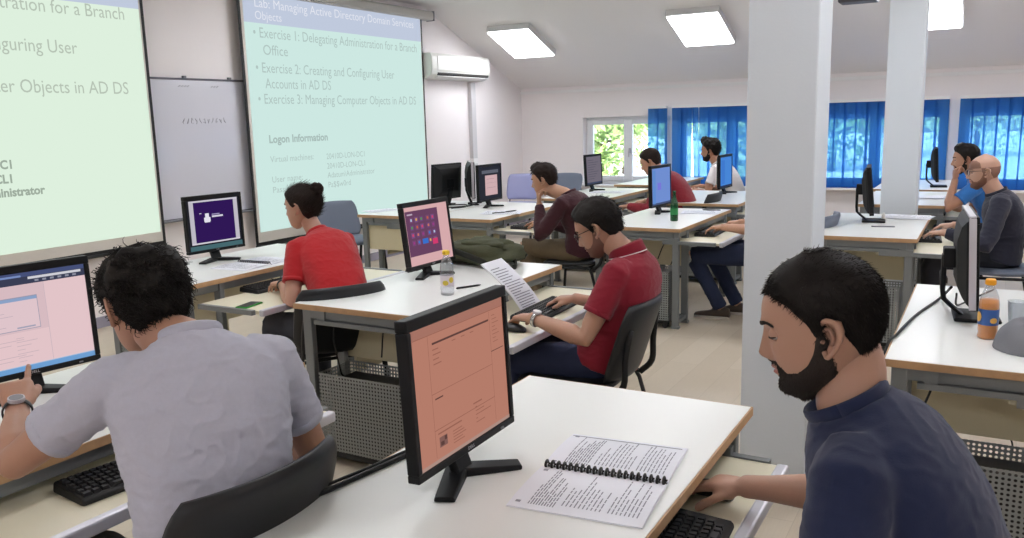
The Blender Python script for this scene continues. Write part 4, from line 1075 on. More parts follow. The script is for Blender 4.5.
    if sleeve == 'short':
        for nm, (S, E, W, sd, A) in arms.items():
            dE = (E-S).normalized(); k = MB(); k.tube([S.lerp(E,.615)-dE*.016, S.lerp(E,.625)+dE*.002], [.0605*size,.0608*size], 20, 0); k.build('sleeve_hem', sm, so_, True)
    # trousers and shoes
    tm = mat('trouser_cloth', trousers, 0.85, bump=0.15, bscale=300, vary=0.12, vscale=20) if not hasattr(trousers, 'name') else trousers
    tr = MB(); tr.ball((0,0,hip-.01), (.135*size,.165*size*width,.105), 20, 12, M=Matrix.Rotation(R(head), 4, 'Z'))
    for nm, (hp, kn, an) in LG.items():
        tr.tube([hp-(kn-hp).normalized()*.04, hp, hp.lerp(kn,.5), kn, kn.lerp(an,.12), kn.lerp(an,.5), an-up*.01], [.082,.092,.082,.066,.064,.058,.054], 16)
    me = evalmesh(tr, max(voxel, .008), 5, 'trousers'); wrinkle(me, .004, 10, (1,1,1), seed=3); finish(me, 'trousers', [tm], t)
    if shoes:
        for nm, (hp, kn, an) in LG.items():
            k = MB(); f2 = fwd; l2_ = lat; a0 = V((an.x, an.y, 0)); rings = []
            for f, hw, h in ((-.075,.022,.06),(-.065,.032,.085),(-.02,.037,.095),(.04,.040,.075),(.10,.046,.055),(.16,.044,.045),(.195,.03,.035),(.205,.012,.02)):
                rings.append([a0 + f2*f + l2_*hw*math.cos(a) + up*(.012 + (h-.012)*max(0, .5+.5*math.sin(a))) for a in [2*PI*j/16 for j in range(16)]])
            k.loft(rings); sh = k.build('shoe', M_SHOE, t, True)
            k = MB(); k.loft([[a0 + f2*(.066+.142*math.cos(a)) + l2_*(.046+.004*math.cos(a))*math.sin(a) + up*z for a in [2*PI*j/24 for j in range(24)]] for z in (0.0,.02)]); k.build('sole', M_SOLE, sh, False)
    if watch:
        S, E, W, sd, A = arms[watch['side']]; ax = (W-E).normalized(); c = E.lerp(W, watch.get('at', .93)); n_ = V(A.get('n', (0,0,1))); n_ = (n_-ax*n_.dot(ax)).normalized(); b_ = ax.cross(n_)
        k = MB(); rr = .0315*size
        k.tube([c + (n_*math.cos(a)+b_*math.sin(a))*rr for a in [2*PI*j/24 for j in range(25)]], [(.010,.0025)]*25, 8, up=tuple(ax))
        ko = k.build('wristwatch', watch['mat'], t, True)
        if not watch.get('band'):
            k = MB(); Mw = Matrix((ax, b_, n_)).transposed().to_4x4(); Mw.translation = c + n_*rr*.93
            k.lathe([(.0185,0),(.019,.004),(.0185,.009),(.016,.0095)], 20, 0, Mw); k.lathe([(.0155,.0085),(.0155,.0098)], 20, 1, Mw); k.build('watch_case', [M_SILVER, watch.get('dial', M_BLK)], ko)
    return t
# ------------------------------------------------------------------ people in their seats, with their chairs
M_WATCH = mat('watch_strap', (26,26,28), 0.4); M_WMETAL = mat('watch_metal', (170,170,172), 0.25, 1.0); M_GLF = mat('spectacle_frame', (24,22,24), 0.3)
M_WHITE = mat('white_knit', (232,230,228), 0.8)
TYPE = (24,26,18); REST = (14,20,14); FIST = (62,72,40); MOUSE = ((10,22,16),(10,24,18),(14,30,20),(18,34,20))
CH = dict(
 grey=chair(-1.525, 1.15, 178, 'black chair the man in the grey T-shirt sits on', None, -0.01),
 navy=chair(0.02, 1.47, 180, 'black chair the man in the navy T-shirt sits on'),
 polo=chair(-1.51, 3.25, 184, 'black chair the man in the crimson polo shirt sits on', None, 0.06),
 woman=chair(-2.88, 3.13, 150, 'black chair the woman in the red T-shirt sits on', None, 0.06),
 maroon=chair(-2.80, 5.98, 184, 'black chair the man in the dark maroon sweater sits on'),
 red=chair(-2.52, 7.80, 180, 'black chair the man in the red sweater sits on'),
 wt=chair(-2.58, 9.72, 180, 'black chair the man in the white T-shirt sits on'),
 jeans=chair(-1.25, 6.32, 180, 'grey chair behind the near column under the sitter in jeans', M_GSEAT),
 bald=chair(0.11, 6.62, 184, 'grey chair the bald man sits on', M_GSEAT),
 blue=chair(0.06, 8.12, 180, 'grey chair the man in the blue T-shirt sits on', M_GSEAT))
chair(-5.38, 6.28, -18, 'empty blue-grey chair standing at the end of the front desk', M_GSEAT, 0.06)
chair(-5.45, 9.75, -80, 'empty lilac-grey chair by the front wall below the pipe cover', mat('lilac_vinyl', (150,152,190), 0.5))
chair(-4.95, 9.95, -95, 'empty dark grey chair between the lilac chair and the window desk', M_GSEAT)

person('man in a light grey T-shirt with dark wavy hair, seen from behind, touching a screen', (-1.41,1.14), 160, (-1.655,1.207,1.165), 168, 20, 0, shead=148, back=(-1.515,1.212,1.095),
    L=dict(w=(-2.01,1.09,.895), e=(-1.76,.965,.875), d=(-.78,.40,.42), n=(.45,-.25,.85), curl=((4,8,6),(46,50,30),(55,60,34),(58,60,34)), thumb=(28,14,14)),
    Rr=dict(w=(-1.64,1.55,.75), e=(-1.41,1.44,.79), d=(-.85,.35,-.1), curl=TYPE),
    shirt=(184,184,198), trousers=(52,54,62), tone=(178,134,112), hair=dict(mat=M_HAIR, top=.021, side=.013, noise=.5, nfreq=30, n=3200, L=.034, r=.0018, curl=.0045, turns=1.1, out=.35, segs=7, lift=-.008, nape=-.022, brows=True, flow=lambda p: (-.5, p.y*4, -.7)),
    watch=dict(side='L', mat=M_WATCH, dial=M_GREY, at=.92), wrk=.0075, width=.98, face=dict(jaw=1.0))
person('man in a navy T-shirt with a short beard, his hand on a mouse', (-.02,1.45), 180, (-.228,1.43,1.205), 190, 14, 0, back=(-.180,1.425,1.072),
    Rr=dict(w=(-.435,1.815,.712), pole=(.2,.55,-.8), d=(-.93,.16,-.16), n=(-.2,.05,1), curl=MOUSE, thumb=(40,16,14)),
    L=dict(w=(-.40,1.28,.70), pole=(.3,-.5,-.8), d=(-1,.1,-.1), curl=TYPE),
    shirt=(26,36,68), trousers=(40,46,70), tone=(176,136,116), voxel=.005, hair=dict(mat=M_HAIR, top=.010, side=.0028, noise=.08, n=14000, L=.009, r=.0006, out=.8, bend=.4, soft=.022, flow=lambda p: (-.2 if p.x < .02 else .6, p.y*3, .1 if p.z > .07 else -.6)),
    beard=dict(th=.0028, n=9000, L=.0065, solid=True, mat=mat('dark_beard', (42,34,30), 0.7)), wrk=.005, width=.95, face=dict(chin=1.1, nose=.86))
person('woman in a red T-shirt with dark hair in a bun, typing', (-2.85,3.21), 168, (-3.215,3.365,1.125), 190, 6, 0,
    L=dict(w=(-3.28,3.24,.715), pole=(.3,-.45,-.8), d=(-.9,.42,-.12), curl=TYPE),
    Rr=dict(w=(-3.34,3.56,.715), pole=(.3,.5,-.8), d=(-1,-.1,-.12), curl=TYPE),
    shirt=(168,24,30), trousers=(58,60,68), tone=(184,142,122), size=.98, width=.93, voxel=.006, neckr=.88,
    hair=dict(mat=M_HAIRB, top=.016, side=.013, noise=.06, n=2600, L=.05, r=.0011, out=.12, bend=.15, segs=5, bun=(-.108,0,.082), line=[(0,.060),(25,.060),(45,.048),(60,.022),(70,-.002),(80,.004),(90,.010),(102,.004),(112,-.05),(140,-.085),(180,-.088)], flow=lambda p: (-.11-p.x, -p.y, .075-p.z), brows=True),
    watch=dict(side='L', mat=M_WATCH, band=True, at=.93), wrk=.004, face=dict(jaw=.94, nose=.92, chin=.9))
person('man in a crimson polo shirt and glasses, looking down at his keyboard', (-1.40,3.27), 184, (-1.455,3.30,1.085), 188, 27, 0,
    L=dict(w=(-1.66,3.07,.715), pole=(.35,-.35,-.85), d=(-.93,.30,-.12), curl=TYPE),
    Rr=dict(w=(-1.66,3.50,.715), pole=(.3,.5,-.8), d=(-1,-.1,-.10), curl=TYPE),
    shirt=(130,16,38), trousers=(36,44,72), tone=(180,138,116), collar='polo', collar_col=M_WHITE,
    hair=dict(mat=M_HAIR, top=.026, side=.012, noise=.12, n=3200, L=.030, r=.0012, out=.45, segs=5, flow=lambda p: (-.5 if p.x < .05 else .1, p.y*5, -.35 if p.x < -.03 else .1)),
    beard=dict(th=.0006, n=1200, L=.004, mat=mat('stubble', (124,92,80), 0.7)), glasses=M_GLF, watch=dict(side='L', mat=M_WMETAL, dial=M_WHITE, at=.93), wrk=.004)
person('man in a dark maroon sweater hunched over his desk with a hand at his chin', (-2.76,5.95), 184, (-3.06,5.90,1.085), 190, 12, 0,
    L=dict(w=(-3.06,5.82,.895), pole=(-.1,-.4,-.9), d=(-.15,.15,.95), n=(-.9,-.3,.2), curl=FIST),
    Rr=dict(w=(-3.20,6.12,.715), pole=(.3,.5,-.8), d=(-1,.1,-.1), curl=REST),
    shirt=(56,18,28), sleeve='long', trousers=(92,78,58), tone=(190,146,120), det=.4, wrk=.004, back=(-2.86,5.93,.97),
    legs=dict(Lk=(-3.20,5.80,.56), La=(-3.02,5.70,.12)),
    hair=dict(mat=M_HAIRB, top=.028, side=.010, noise=.15, n=2200, L=.03, r=.0015, out=.5, quiff=.016, flow=lambda p: (-.4 if p.x < .04 else .6, p.y*4, .1)))
person('man in a red sweater with short dark hair, looking down by the window', (-2.52,7.78), 180, (-2.83,7.68,1.13), 188, 24, 0,
    L=dict(w=(-2.98,7.48,.715), pole=(.3,-.5,-.8), d=(-1,.1,-.1), curl=TYPE), Rr=dict(w=(-2.98,7.95,.715), pole=(.3,.5,-.8), d=(-1,-.1,-.1), curl=TYPE),
    shirt=(132,26,40), sleeve='long', trousers=(50,50,58), tone=(190,142,116), det=.35, collar_col=M_WHITE,
    hair=dict(mat=M_HAIRB, top=.020, side=.008, noise=.1, n=1800, L=.022, r=.0014, out=.5))
person('man in a white T-shirt with thick black hair and a beard, by the blue curtain', (-2.56,9.70), 180, (-2.82,9.62,1.15), 184, 6, 0,
    L=dict(w=(-3.02,9.42,.715), pole=(.3,-.5,-.8), d=(-1,.1,-.1), curl=TYPE), Rr=dict(w=(-3.02,9.9,.715), pole=(.3,.5,-.8), d=(-1,-.1,-.1), curl=TYPE),
    shirt=(226,220,220), trousers=(50,54,66), tone=(176,128,102), det=.35, beard=dict(th=.006, n=1200, L=.011),
    hair=dict(mat=M_HAIR, top=.045, side=.016, noise=.3, n=2200, L=.035, r=.0020, curl=.004, out=.8, quiff=.02))
person('sitter in blue jeans typing, mostly hidden behind the near column', (-1.44,6.32), 180, (-1.36,6.38,1.17), 180, 4, 0,
    L=dict(w=(-1.70,6.16,.725), pole=(.3,-.3,-.8), d=(-1,.15,-.12), curl=TYPE), Rr=dict(w=(-1.66,6.50,.725), pole=(.3,.5,-.8), d=(-1,-.1,-.1), curl=TYPE),
    shirt=(200,196,196), trousers=(38,48,76), tone=(188,144,120), det=.2, legs=dict(Lk=(-1.93,6.16,.50), La=(-1.74,6.27,.10), Rk=(-1.88,6.42,.51), Ra=(-1.66,6.46,.10)),
    hair=dict(mat=M_HAIR, top=.014, side=.006, n=1200, L=.015, r=.0014))
person('bald man in a dark navy sweater and glasses, typing', (.09,6.66), 184, (-.03,6.60,1.125), 186, 6, 0,
    L=dict(w=(-.24,6.36,.72), pole=(.35,-.35,-.8), d=(-1,.12,-.12), curl=TYPE), Rr=dict(w=(-.2,6.85,.715), pole=(.3,.5,-.8), d=(-1,-.1,-.1), curl=TYPE),
    shirt=(40,42,58), sleeve='long', trousers=(34,36,44), tone=(198,158,138), det=.5, glasses=M_GLF,
    hair=dict(mat=mat('cropped_hair', (142,106,92), 0.7), top=-.004, side=.0014, noise=0, n=900, L=.003, r=.0006, out=.9, line=[(0,.075),(40,.075),(60,.06),(66,.02),(70,-.016),(79,-.02),(86,.01),(100,.008),(112,-.03),(130,-.055),(180,-.068)], brows=True),
    beard=dict(th=.003, n=1200, L=.006, mat=mat('reddish_beard', (126,88,72), 0.7)))
person('man in a blue T-shirt with dark hair and his fist at his mouth', (.06,8.15), 180, (-.18,8.08,1.13), 184, 6, 0,
    L=dict(w=(-.245,7.98,.955), pole=(-.35,-.45,-.85), d=(-.05,.2,.95), n=(-.95,-.2,.1), curl=FIST), Rr=dict(w=(-.34,8.3,.715), pole=(.3,.5,-.8), d=(-1,-.1,-.1), curl=TYPE),
    shirt=(52,120,196), trousers=(40,44,58), tone=(186,138,112), det=.4, beard=dict(th=.0035, n=1000, L=.006),
    hair=dict(mat=M_HAIR, top=.024, side=.009, noise=.15, n=1800, L=.025, r=.0015, out=.6, quiff=.012))

# ------------------------------------------------------------------ things on the desks
ZD, ZK = 0.75, 0.65
keyboard(-1.915, 1.365, ZK, -7, 'black keyboard under the arm of the man in grey')
keyboard(-0.505, 1.50, ZK, 3, 'black keyboard beside the mouse of the man in navy')
mouse(-0.535, 1.865, ZK, -8, 'black mouse under the hand of the man in navy')
keyboard(-3.50, 3.44, ZK, -4, 'black keyboard the woman in red types on')
keyboard(-1.79, 3.45, ZK, 2, 'black keyboard the man in the crimson polo types on')
mouse(-1.75, 3.06, ZK, 6, 'black mouse beside the keyboard of the man in the crimson polo')
keyboard(-3.40, 6.30, ZK, 0, 'black keyboard in front of the man in maroon')
keyboard(-3.22, 7.90, ZK, 0, 'black keyboard in front of the man in the red sweater')
keyboard(-3.16, 9.65, ZK, 0, 'black keyboard in front of the man in the white T-shirt')
keyboard(-1.84, 6.36, ZK, 2, 'black keyboard in front of the sitter in jeans')
keyboard(-0.34, 6.55, ZK, 4, 'black keyboard in front of the bald man')
keyboard(-0.38, 8.22, ZK, 0, 'black keyboard in front of the man in the blue T-shirt')

M_INKL = mat('pale_ink', (140,142,154), 0.8)
# open spiral-bound book
def lines(mb, x0, x1, y0, y1, z, n, mi, rnd, ln=0.004, frac=(0.45,1.0), words=True):
    for i in range(n):
        x = x0 + (x1-x0)*(i+.5)/n; w_ = (y1-y0)*rnd.uniform(*frac); y = y0
        while y < y0+w_:
            l = rnd.uniform(.010,.030) if words else w_
            mb.add([(x-ln/2,y,z),(x+ln/2,y,z),(x+ln/2,min(y+l,y1),z),(x-ln/2,min(y+l,y1),z)], [(0,1,2,3)], mi); y += l+.004
def spiral_book(x, y, rz, label, half, width, seed, bars=True, coil=M_BLK, pitch=0.0145):
    t = thing('spiral_book', label, 'book', (x, y, ZD), R(rz)); rnd = random.Random(seed)
    for s, nm in ((-1,'left'),(1,'right')):
        k = MB(); P_ = []
        for j in range(9):
            v = j/8; yy = s*(.006+v*half); zz = .004+.006*math.sin(v*PI)*(1 if s > 0 else .7)+.002*(1-v)
            P_.append((yy, zz))
        k.loft([[V((-width/2,yy,.0008)), V((width/2,yy,.0008)), V((width/2,yy,zz)), V((-width/2,yy,zz))] for yy, zz in P_])
        pg = k.build('page_stack', M_PAPER, t)
        q = MB()
        def zf(yy): return np.interp(abs(yy), [abs(p[0]) for p in P_], [p[1] for p in P_])+.0006
        tmp = MB(); ya, yb = (-half+.012, -.022) if s < 0 else (.024, half-.012)
        n_ = 19
        for blk in ((-.47,-.16),(-.13,.18),(.21,.45)):
            lines(tmp, width*blk[0]+ (.03 if bars else 0)*(blk[0] < -.4), width*blk[1], ya+.012*(blk[0] > -.3), yb, 0, int((blk[1]-blk[0])*width/.0085), 0, rnd, .0026, (.3,.95))
        if bars:
            xa = -width/2+.012; tmp.add([(xa,ya,0),(xa+.011,ya,0),(xa+.011,yb,0),(xa,yb,0)], [(0,1,2,3)], 1)
            if s > 0: tmp.add([(-width/2+.004,yb-.0,0),(width/2-.01,yb-.0,0),(width/2-.01,yb+.006,0),(-width/2+.004,yb+.006,0)], [(0,1,2,3)], 1)
        tmp.v = [(a,b,float(zf(b))) for a,b,c in tmp.v]; tmp.build('print', [M_INKL, mat('grey_bar', (150,152,164), 0.8)], pg)
    k = MB(); n_ = int(width/pitch)
    for i in range(n_):
        xx = -width/2+.008+i*pitch
        k.tube([(xx+.004*j/12, .0105*math.cos(2*PI*j/12), .0095+.0085*math.sin(2*PI*j/12)) for j in range(13)], .0032, 6)
    k.build('spiral_binding', coil, t, True); return t
spiral_book(-0.716, 1.645, 6, 'open spiral-bound book of printed pages beside the near monitor', .208, .292, 4)
spiral_book(-3.77, 3.515, 3, 'open spiral-bound notebook under the purple log-in screen', .215, .26, 8, False, M_INKD)

def sheets(x, y, rz, label, w_=.21, h_=.297, n=3, z=ZD, seed=1, group=None, spread=.012):
    t = thing('paper_stack', label, 'papers', (x, y, z), R(rz), group); rnd = random.Random(seed)
    for i in range(n):
        k = MB(); a = rnd.uniform(-.12,.12) if i < n-1 else 0; M = Matrix.Translation((rnd.uniform(-1,1)*spread*(i < n-1), rnd.uniform(-1,1)*spread*(i < n-1), i*.0016)) @ Matrix.Rotation(a, 4, 'Z')
        k.box((-h_/2,-w_/2,0.0004), (h_/2,w_/2,.0014), 0, M); o = k.build('sheet', M_PAPER, t)
    q = MB(); lines(q, -h_/2+.02, h_/2-.02, -w_/2+.02, w_/2-.02, n*.0016+.0002, 16, 0, rnd, .004, (.4,1)); q.build('print', M_INK, o); return t
sheets(-2.08, 6.84, 12, 'printed papers beside the green bottle', n=4, seed=3)
sheets(-0.52, 6.93, -10, 'white papers on the bald man\'s desk', .25, .33, 4, seed=5)
sheets(-3.72, 6.36, 20, 'white papers with pens under the eyes of the man in maroon', .25, .33, 4, seed=6)
sheets(-4.95, 6.22, 70, 'white sheet on the front desk above the empty chair', .21, .297, 2, seed=7)
sheets(-3.62, 8.5, 8, 'pale sheets on the leafy window desk', .25, .36, 3, seed=9)
sheets(-0.45, 8.55, 8, 'stack of papers on the desk of the man in blue', .24, .33, 7, seed=10)
sheets(-2.16, 1.78, -12, 'white papers beside the pink screen', .21, .297, 3, seed=11)

# sheet propped against the desk edge in front of the man in the polo
t = thing('booklet', 'white printed booklet propped up against the desk edge above a keyboard', 'booklet', (-1.86, 3.455, ZK))
k = MB(); a, b_ = V((0,-.095,.004)), V((0,.095,.004)); c, d = V((-.20,.05,.235)), V((-.20,-.14,.235))
rows = []
for j in range(9):
    v = j/8; sag = V((.02*math.sin(v*PI),0,0)); rows.append([a.lerp(d,v)+sag, b_.lerp(c,v)+sag])
for off in (0, -.006):
    pass
rings = [[r_[0], r_[1], r_[1]+V((-.005,0,-.004)), r_[0]+V((-.005,0,-.004))] for r_ in rows]; k.loft(rings); po = k.build('pages', M_PAPER, t, False)
q = MB(); rnd = random.Random(5)
for i in range(17):
    v = .10+.8*i/17; sag = V((.02*math.sin(v*PI)+.0012,0,.0008)); p0 = a.lerp(d,v)+sag; p1 = b_.lerp(c,v)+sag; p2 = a.lerp(d,v+.014)+sag; p3 = b_.lerp(c,v+.014)+sag; e = rnd.uniform(.5,.92)
    q.add([p0.lerp(p1,.08), p0.lerp(p1,e), p2.lerp(p3,e), p2.lerp(p3,.08)], [(0,1,2,3)])
q.build('print', M_INKL, po)

# bottles
def bottle(x, y, label, glass, prof, liquid=None, cap=None, capz=None, lab=None, labz=None, z=ZD, capr=.0165, graphic=None):
    t = thing('bottle', label, 'bottle', (x, y, z)); k = MB(); k.lathe(prof, 28); k.build('body', glass, t, True)
    if liquid:
        m_, top = liquid; k = MB(); pr = [(max(.001,r-.0012), zz+.001) for r, zz in prof if zz < top]; rtop = np.interp(top, [p[1] for p in prof], [p[0] for p in prof])-.0012; k.lathe(pr+[(rtop, top)], 28); k.build('liquid', m_, t, True)
    if cap:
        k = MB(); k.lathe([(capr*.97,capz),(capr,capz+.002),(capr,capz+.016),(capr*.9,capz+.02)], 24)
        for i in range(24):
            a = 2*PI*i/24; k.box((capr-.0005,-.0008,capz+.002),(capr+.0008,.0008,capz+.016),0,Matrix.Rotation(a,4,'Z'))
        k.build('cap', cap, t, False)
    if lab:
        k = MB(); r0 = max(np.interp(zz, [p[1] for p in prof], [p[0] for p in prof]) for zz in np.linspace(labz[0],labz[1],5))+.0006
        k.lathe([(r0,labz[0]),(r0,labz[1])], 32, 0, cap=False); lo_ = k.build('paper_label', lab, t, True)
        if graphic:
            g = MB()
            for (an, zz, ra, rz_) in graphic[1]:
                a0 = R(an); rim = [((r0+.0016)*math.cos(a0+ra/r0*math.cos(b)), (r0+.0016)*math.sin(a0+ra/r0*math.cos(b)), zz+rz_*math.sin(b)) for b in [2*PI*j/16 for j in range(16)]]
                g.add(rim + [((r0+.0018)*math.cos(a0), (r0+.0018)*math.sin(a0), zz)], [(b, (b+1) % 16, 16) for b in range(16)])
            g.build('label_graphic', graphic[0], lo_)
    return t
PET = [(.026,0),(.031,.004),(.032,.012),(.030,.02),(.032,.03),(.032,.06),(.0295,.066),(.032,.074),(.0295,.082),(.032,.09),(.032,.125),(.028,.15),(.020,.172),(.0135,.184),(.0130,.196)]
M_PET = clear('clear_plastic', (240,243,246), 0.06, (230,232,236), .10); M_GREEN = clear('green_glass', (40,150,90), 0.06, (16,92,50), .45)
M_ORANGE = mat('orange_drink', (246,150,30), 0.3); M_YCAP = mat('yellow_cap', (240,206,70), 0.4); M_OCAP = mat('orange_cap', (244,172,44), 0.4)
bottle(-2.18, 3.20, 'clear empty plastic bottle with a yellow cap on the backpack desk', M_PET, PET, None, M_YCAP, .192, mat('clear_label', (222,214,222), 0.5), (.045,.095), graphic=(mat('lemon_print', (214,190,70), 0.5), [(-70,.062,.014,.012),(-20,.075,.012,.014)]))
bottle(0.03, 3.30, 'plastic bottle of orange drink with a blue label', M_PET, PET, (M_ORANGE, .140), M_OCAP, .192, mat('blue_label', (58,96,160), 0.4), (.052,.108), graphic=(mat('orange_print', (226,176,90), 0.5), [(-150,.08,.012,.018),(-60,.07,.012,.010)]))
bottle(-2.10, 6.23, 'green glass bottle on the white desk', M_GREEN, [(.026,0),(.0295,.004),(.030,.02),(.030,.125),(.026,.15),(.016,.175),(.0125,.20),(.0125,.222),(.014,.224),(.014,.232),(.012,.234)], None, None, None, mat('bottle_label', (40,128,70), 0.5), (.05,.10))
bottle(-0.655, 6.68, 'small white bottle standing on the bald man\'s desk', M_WHITE, [(.012,0),(.014,.003),(.014,.04),(.008,.05),(.007,.06)])

# pen, phones and small flat things
def pen(x, y, rz, label, m=M_BLK, z=ZD):
    t = thing('pen', label, 'pen', (x, y, z), R(rz)); k = MB(); k.tube([(-.07,0,.005),(-.064,0,.005),(.045,0,.005),(.062,0,.005),(.07,0,.005)], [.003,.005,.005,.0035,.001], 10); k.build('barrel', m, t, True)
    k = MB(); k.box((-.066,-.001,.009),(-.03,.001,.0115)); k.build('clip', M_SILVER, t); return t
pen(-2.18, 3.385, 63, 'black pen lying beside the clear plastic bottle')
pen(-3.70, 6.28, 60, 'dark pen on the papers in front of the man in maroon', z=ZD+.007); pen(-3.66, 6.42, 75, 'second dark pen on the papers, farther from the desk end', z=ZD+.007)
def phone(x, y, rz, z, label, c):
    t = thing('mobile_phone', label, 'phone', (x, y, z), R(rz)); k = MB(); k.box((-.035,-.07,0),(.035,.07,.008)); k.build('body', c, t, bevel=.004, seg=3)
    k = MB(); k.box((-.031,-.062,.008),(.031,.062,.0088)); k.build('glass', M_BLK, t); return t
phone(-3.26, 2.98, 12, ZK, 'phone in a bright green case on the keyboard shelf of the woman in red', mat('green_case', (40,150,50), 0.4))
phone(-2.04, 7.03, 70, ZD, 'black phone lying beyond the printed papers', M_BLK)
t = thing('ruler', 'grey plastic strip lying on the bald man\'s desk', 'ruler', (-.62,6.32,ZD), R(-80)); k = MB(); k.box((-.02,-.075,0),(.02,.075,.006)); k.build('strip', M_GREY, t, bevel=.002)

# cloth cap and clear cup
t = thing('cap', 'grey cloth cap lying behind the orange drink bottle', 'cap', (.165,3.20,ZD), R(160))
k = MB(); rings = []
for i in range(12):
    a = PI/2*i/11; r_ = math.cos(a)**.6 if i < 11 else .02; h = .10*math.sin(a)**1.1
    rings.append([V((.115*r_*math.cos(g)*(1+.05*noise.noise(V((g,i*.3,0)))), .125*r_*math.sin(g), max(0.001, h*(1+.18*noise.noise(V((math.cos(g)*1.5,math.sin(g)*1.5,i*.2))))))) for g in [2*PI*j/36 for j in range(36)]])
k.loft(rings); mc = mat('grey_cotton', (122,122,128), 0.9, bump=.25, bscale=300); k.build('crown', mc, t, True)
k = MB(); rings = []
for r_, z_ in ((.10,.012),(.14,.014),(.175,.008),(.178,.004),(.14,.008),(.10,.006)): rings.append([V((-.02-r_*math.cos(g)*1.0, r_*math.sin(g)*.72, z_)) for g in [R(-75+150*j/20) for j in range(21)]])
k.loft(rings, closed=True); k.build('visor', mc, t, True)
k = MB(); k.ball((0,0,.104), (.008,.008,.004), 10, 6); k.build('button', mc, t, True)
t = thing('cup', 'clear plastic cup standing behind the grey cap', 'cup', (.125,3.56,ZD)); k = MB(); k.lathe([(.026,0),(.027,.002),(.034,.085),(.0355,.088),(.034,.088),(.0255,.003)], 28, cap=True); k.build('wall', M_PET, t, True)

# olive backpack lying on the desk
t = thing('backpack', 'olive green backpack lying on the white desk', 'bag', (-2.50,4.04,ZD), R(-10)); mo = mat('olive_canvas', (70,72,50), 0.9, bump=.3, bscale=160, vary=.12, vscale=14); md = mat('dark_webbing', (34,34,28), 0.85)
def blob(mb, c, rx, ry, rz_, seed, amp=.12, nu=40, nv=16):
    rings = []
    for i in range(nv+1):
        a = -PI/2+PI*(i if 0 < i < nv else (.05 if i == 0 else nv-.05))/nv; ring = []
        for j in range(nu):
            g = 2*PI*j/nu; e = .55; sx = math.copysign(abs(math.cos(g))**e, math.cos(g)); sy = math.copysign(abs(math.sin(g))**e, math.sin(g)); ca = math.cos(a)**.6
            p = V((sx*ca, sy*ca, math.sin(a))); d_ = 1+amp*noise.noise(p*1.7+V((seed,0,0)))+amp*.5*noise.noise(p*4+V((0,seed,0)))
            ring.append(V((c[0]+p.x*rx*d_, c[1]+p.y*ry*d_, max(.001, c[2]+p.z*rz_*d_))))
        rings.append(ring)
    mb.loft(rings)
k = MB(); blob(k, (0,0,.058), .25, .16, .062, 2, .2); k.build('main_compartment', mo, t, True)
k = MB(); blob(k, (.03,.01,.105), .16, .11, .034, 5, .25); k.build('front_pocket', mo, t, True)
k = MB(); blob(k, (-.20,-.02,.03), .06, .13, .03, 9, .2); k.build('side_pocket', mo, t, True)
for i, pts in enumerate(([(-.22,-.10,.06),(-.10,-.16,.085),(.06,-.165,.06),(.20,-.15,.02)],[(-.2,.08,.085),(-.04,.04,.118),(.12,.06,.105),(.24,.10,.04)],[(.20,.02,.05),(.26,-.02,.03),(.30,-.08,.012),(.27,-.15,.012),(.22,-.16,.014)])):
    k = MB(); k.tube(crom(pts, 6), [(.018,.004)]*40 if False else .009, 8, flat=2.0); k.build('strap', md, t, True)
k = MB(); k.tube(crom([(-.12,-.05,.11),(-.02,-.085,.122),(.10,-.06,.115),(.16,.02,.105)], 6), .003, 6); k.build('zip', md, t, True)

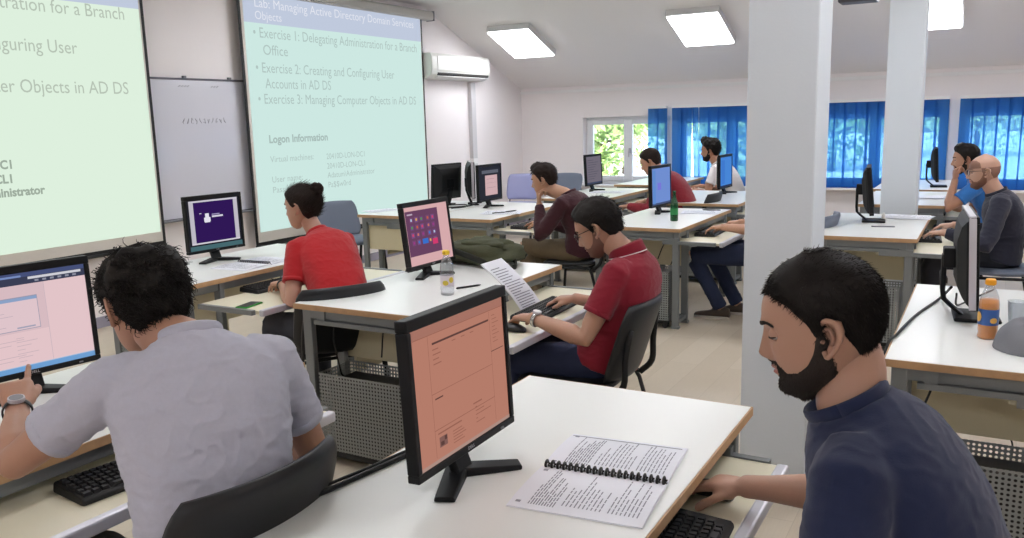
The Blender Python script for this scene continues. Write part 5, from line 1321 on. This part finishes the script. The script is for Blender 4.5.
# cables
def cable(pts, label, r=.004, name='cable', group='black cables'):
    k = MB(); k.tube(crom(pts, 7), r, 7); o = k.build(name, M_CABLE, None, True); return tag(o, label, 'cable', group)
cable([(-1.055,1.52,.80),(-1.10,1.60,.756),(-1.17,1.60,.755),(-1.20,1.46,.755),(-1.225,1.30,.756),(-1.25,1.16,.752),(-1.262,1.10,.60),(-1.20,1.08,.35)], 'thick black cable running from the near monitor over the desk edge', .0065)
cable([(-1.05,1.53,.79),(-1.12,1.63,.756),(-1.195,1.58,.755),(-1.222,1.44,.755),(-1.245,1.27,.756),(-1.262,1.20,.70),(-1.25,1.12,.4)], 'thinner black cable beside the thick one behind the near monitor', .004)
cable([(-.10,3.64,.86),(-.13,3.90,.78),(-.16,3.85,.756),(-.215,3.55,.755),(-.25,3.22,.756),(-.272,3.08,.73),(-.285,2.96,.5),(-.2,2.99,.30)], 'black monitor cable hanging over the edge of the orange bottle desk', .0055)
cable([(-.08,3.62,.84),(-.08,3.80,.757),(-.03,3.95,.756),(.05,4.2,.756)], 'black cable trailing behind the silver-sided monitor', .004)
cable([(.05,3.22,.66),(.08,3.24,.50),(.13,3.2,.40),(.10,3.1,.30)], 'thin black wire hanging under the orange bottle desk', .003)
cable([(.20,3.22,.66),(.17,3.26,.52),(.22,3.22,.45),(.24,3.12,.34)], 'second thin wire hanging under the orange bottle desk', .003)
cable([(-2.62,3.62,.78),(-2.69,3.66,.757),(-2.745,3.72,.748),(-2.78,3.76,.6),(-2.86,4.0,.22),(-3.1,4.6,.012),(-3.7,5.6,.008)], 'black cable falling behind the start-screen monitor', .005)
cable([(-2.62,3.57,.78),(-2.70,3.60,.757),(-2.748,3.64,.745),(-2.79,3.70,.55),(-2.95,4.0,.15),(-3.2,4.6,.010),(-3.9,5.5,.008)], 'second black cable falling behind the start-screen monitor', .005)
cable([(-4.62,6.58,.78),(-4.55,6.5,.757),(-4.45,6.45,.757),(-4.40,6.6,.757),(-4.3,6.75,.76),(-4.2,6.80,.80)], 'tangle of black cable between the monitors on the front desks', .006)
cable([(-4.66,6.70,.80),(-4.58,6.82,.757),(-4.42,6.86,.757),(-4.30,6.66,.757),(-4.36,6.52,.757)], 'looped black cable behind the edge-on monitor', .005)
cable([(-2.36,2.91,.5),(-2.40,2.99,.62),(-2.36,3.02,.68),(-2.3,2.98,.6),(-2.28,2.93,.48)], 'looped black cable above the basket of the backpack desk', .004)
cable([(-2.12,5.92,.5),(-2.10,6.0,.6),(-2.04,6.02,.66),(-2.0,5.98,.56),(-2.02,5.92,.46)], 'looped pale cable under the green bottle desk', .004)
SC.cycles.use_denoising = True
SC.cycles.max_bounces = 10; SC.cycles.transparent_max_bounces = 24; SC.cycles.transmission_bounces = 8; SC.cycles.diffuse_bounces = 5; SC.cycles.caustics_reflective = False; SC.cycles.caustics_refractive = False; SC.cycles.sample_clamp_indirect = 6.0
SC.view_settings.exposure = EXPO
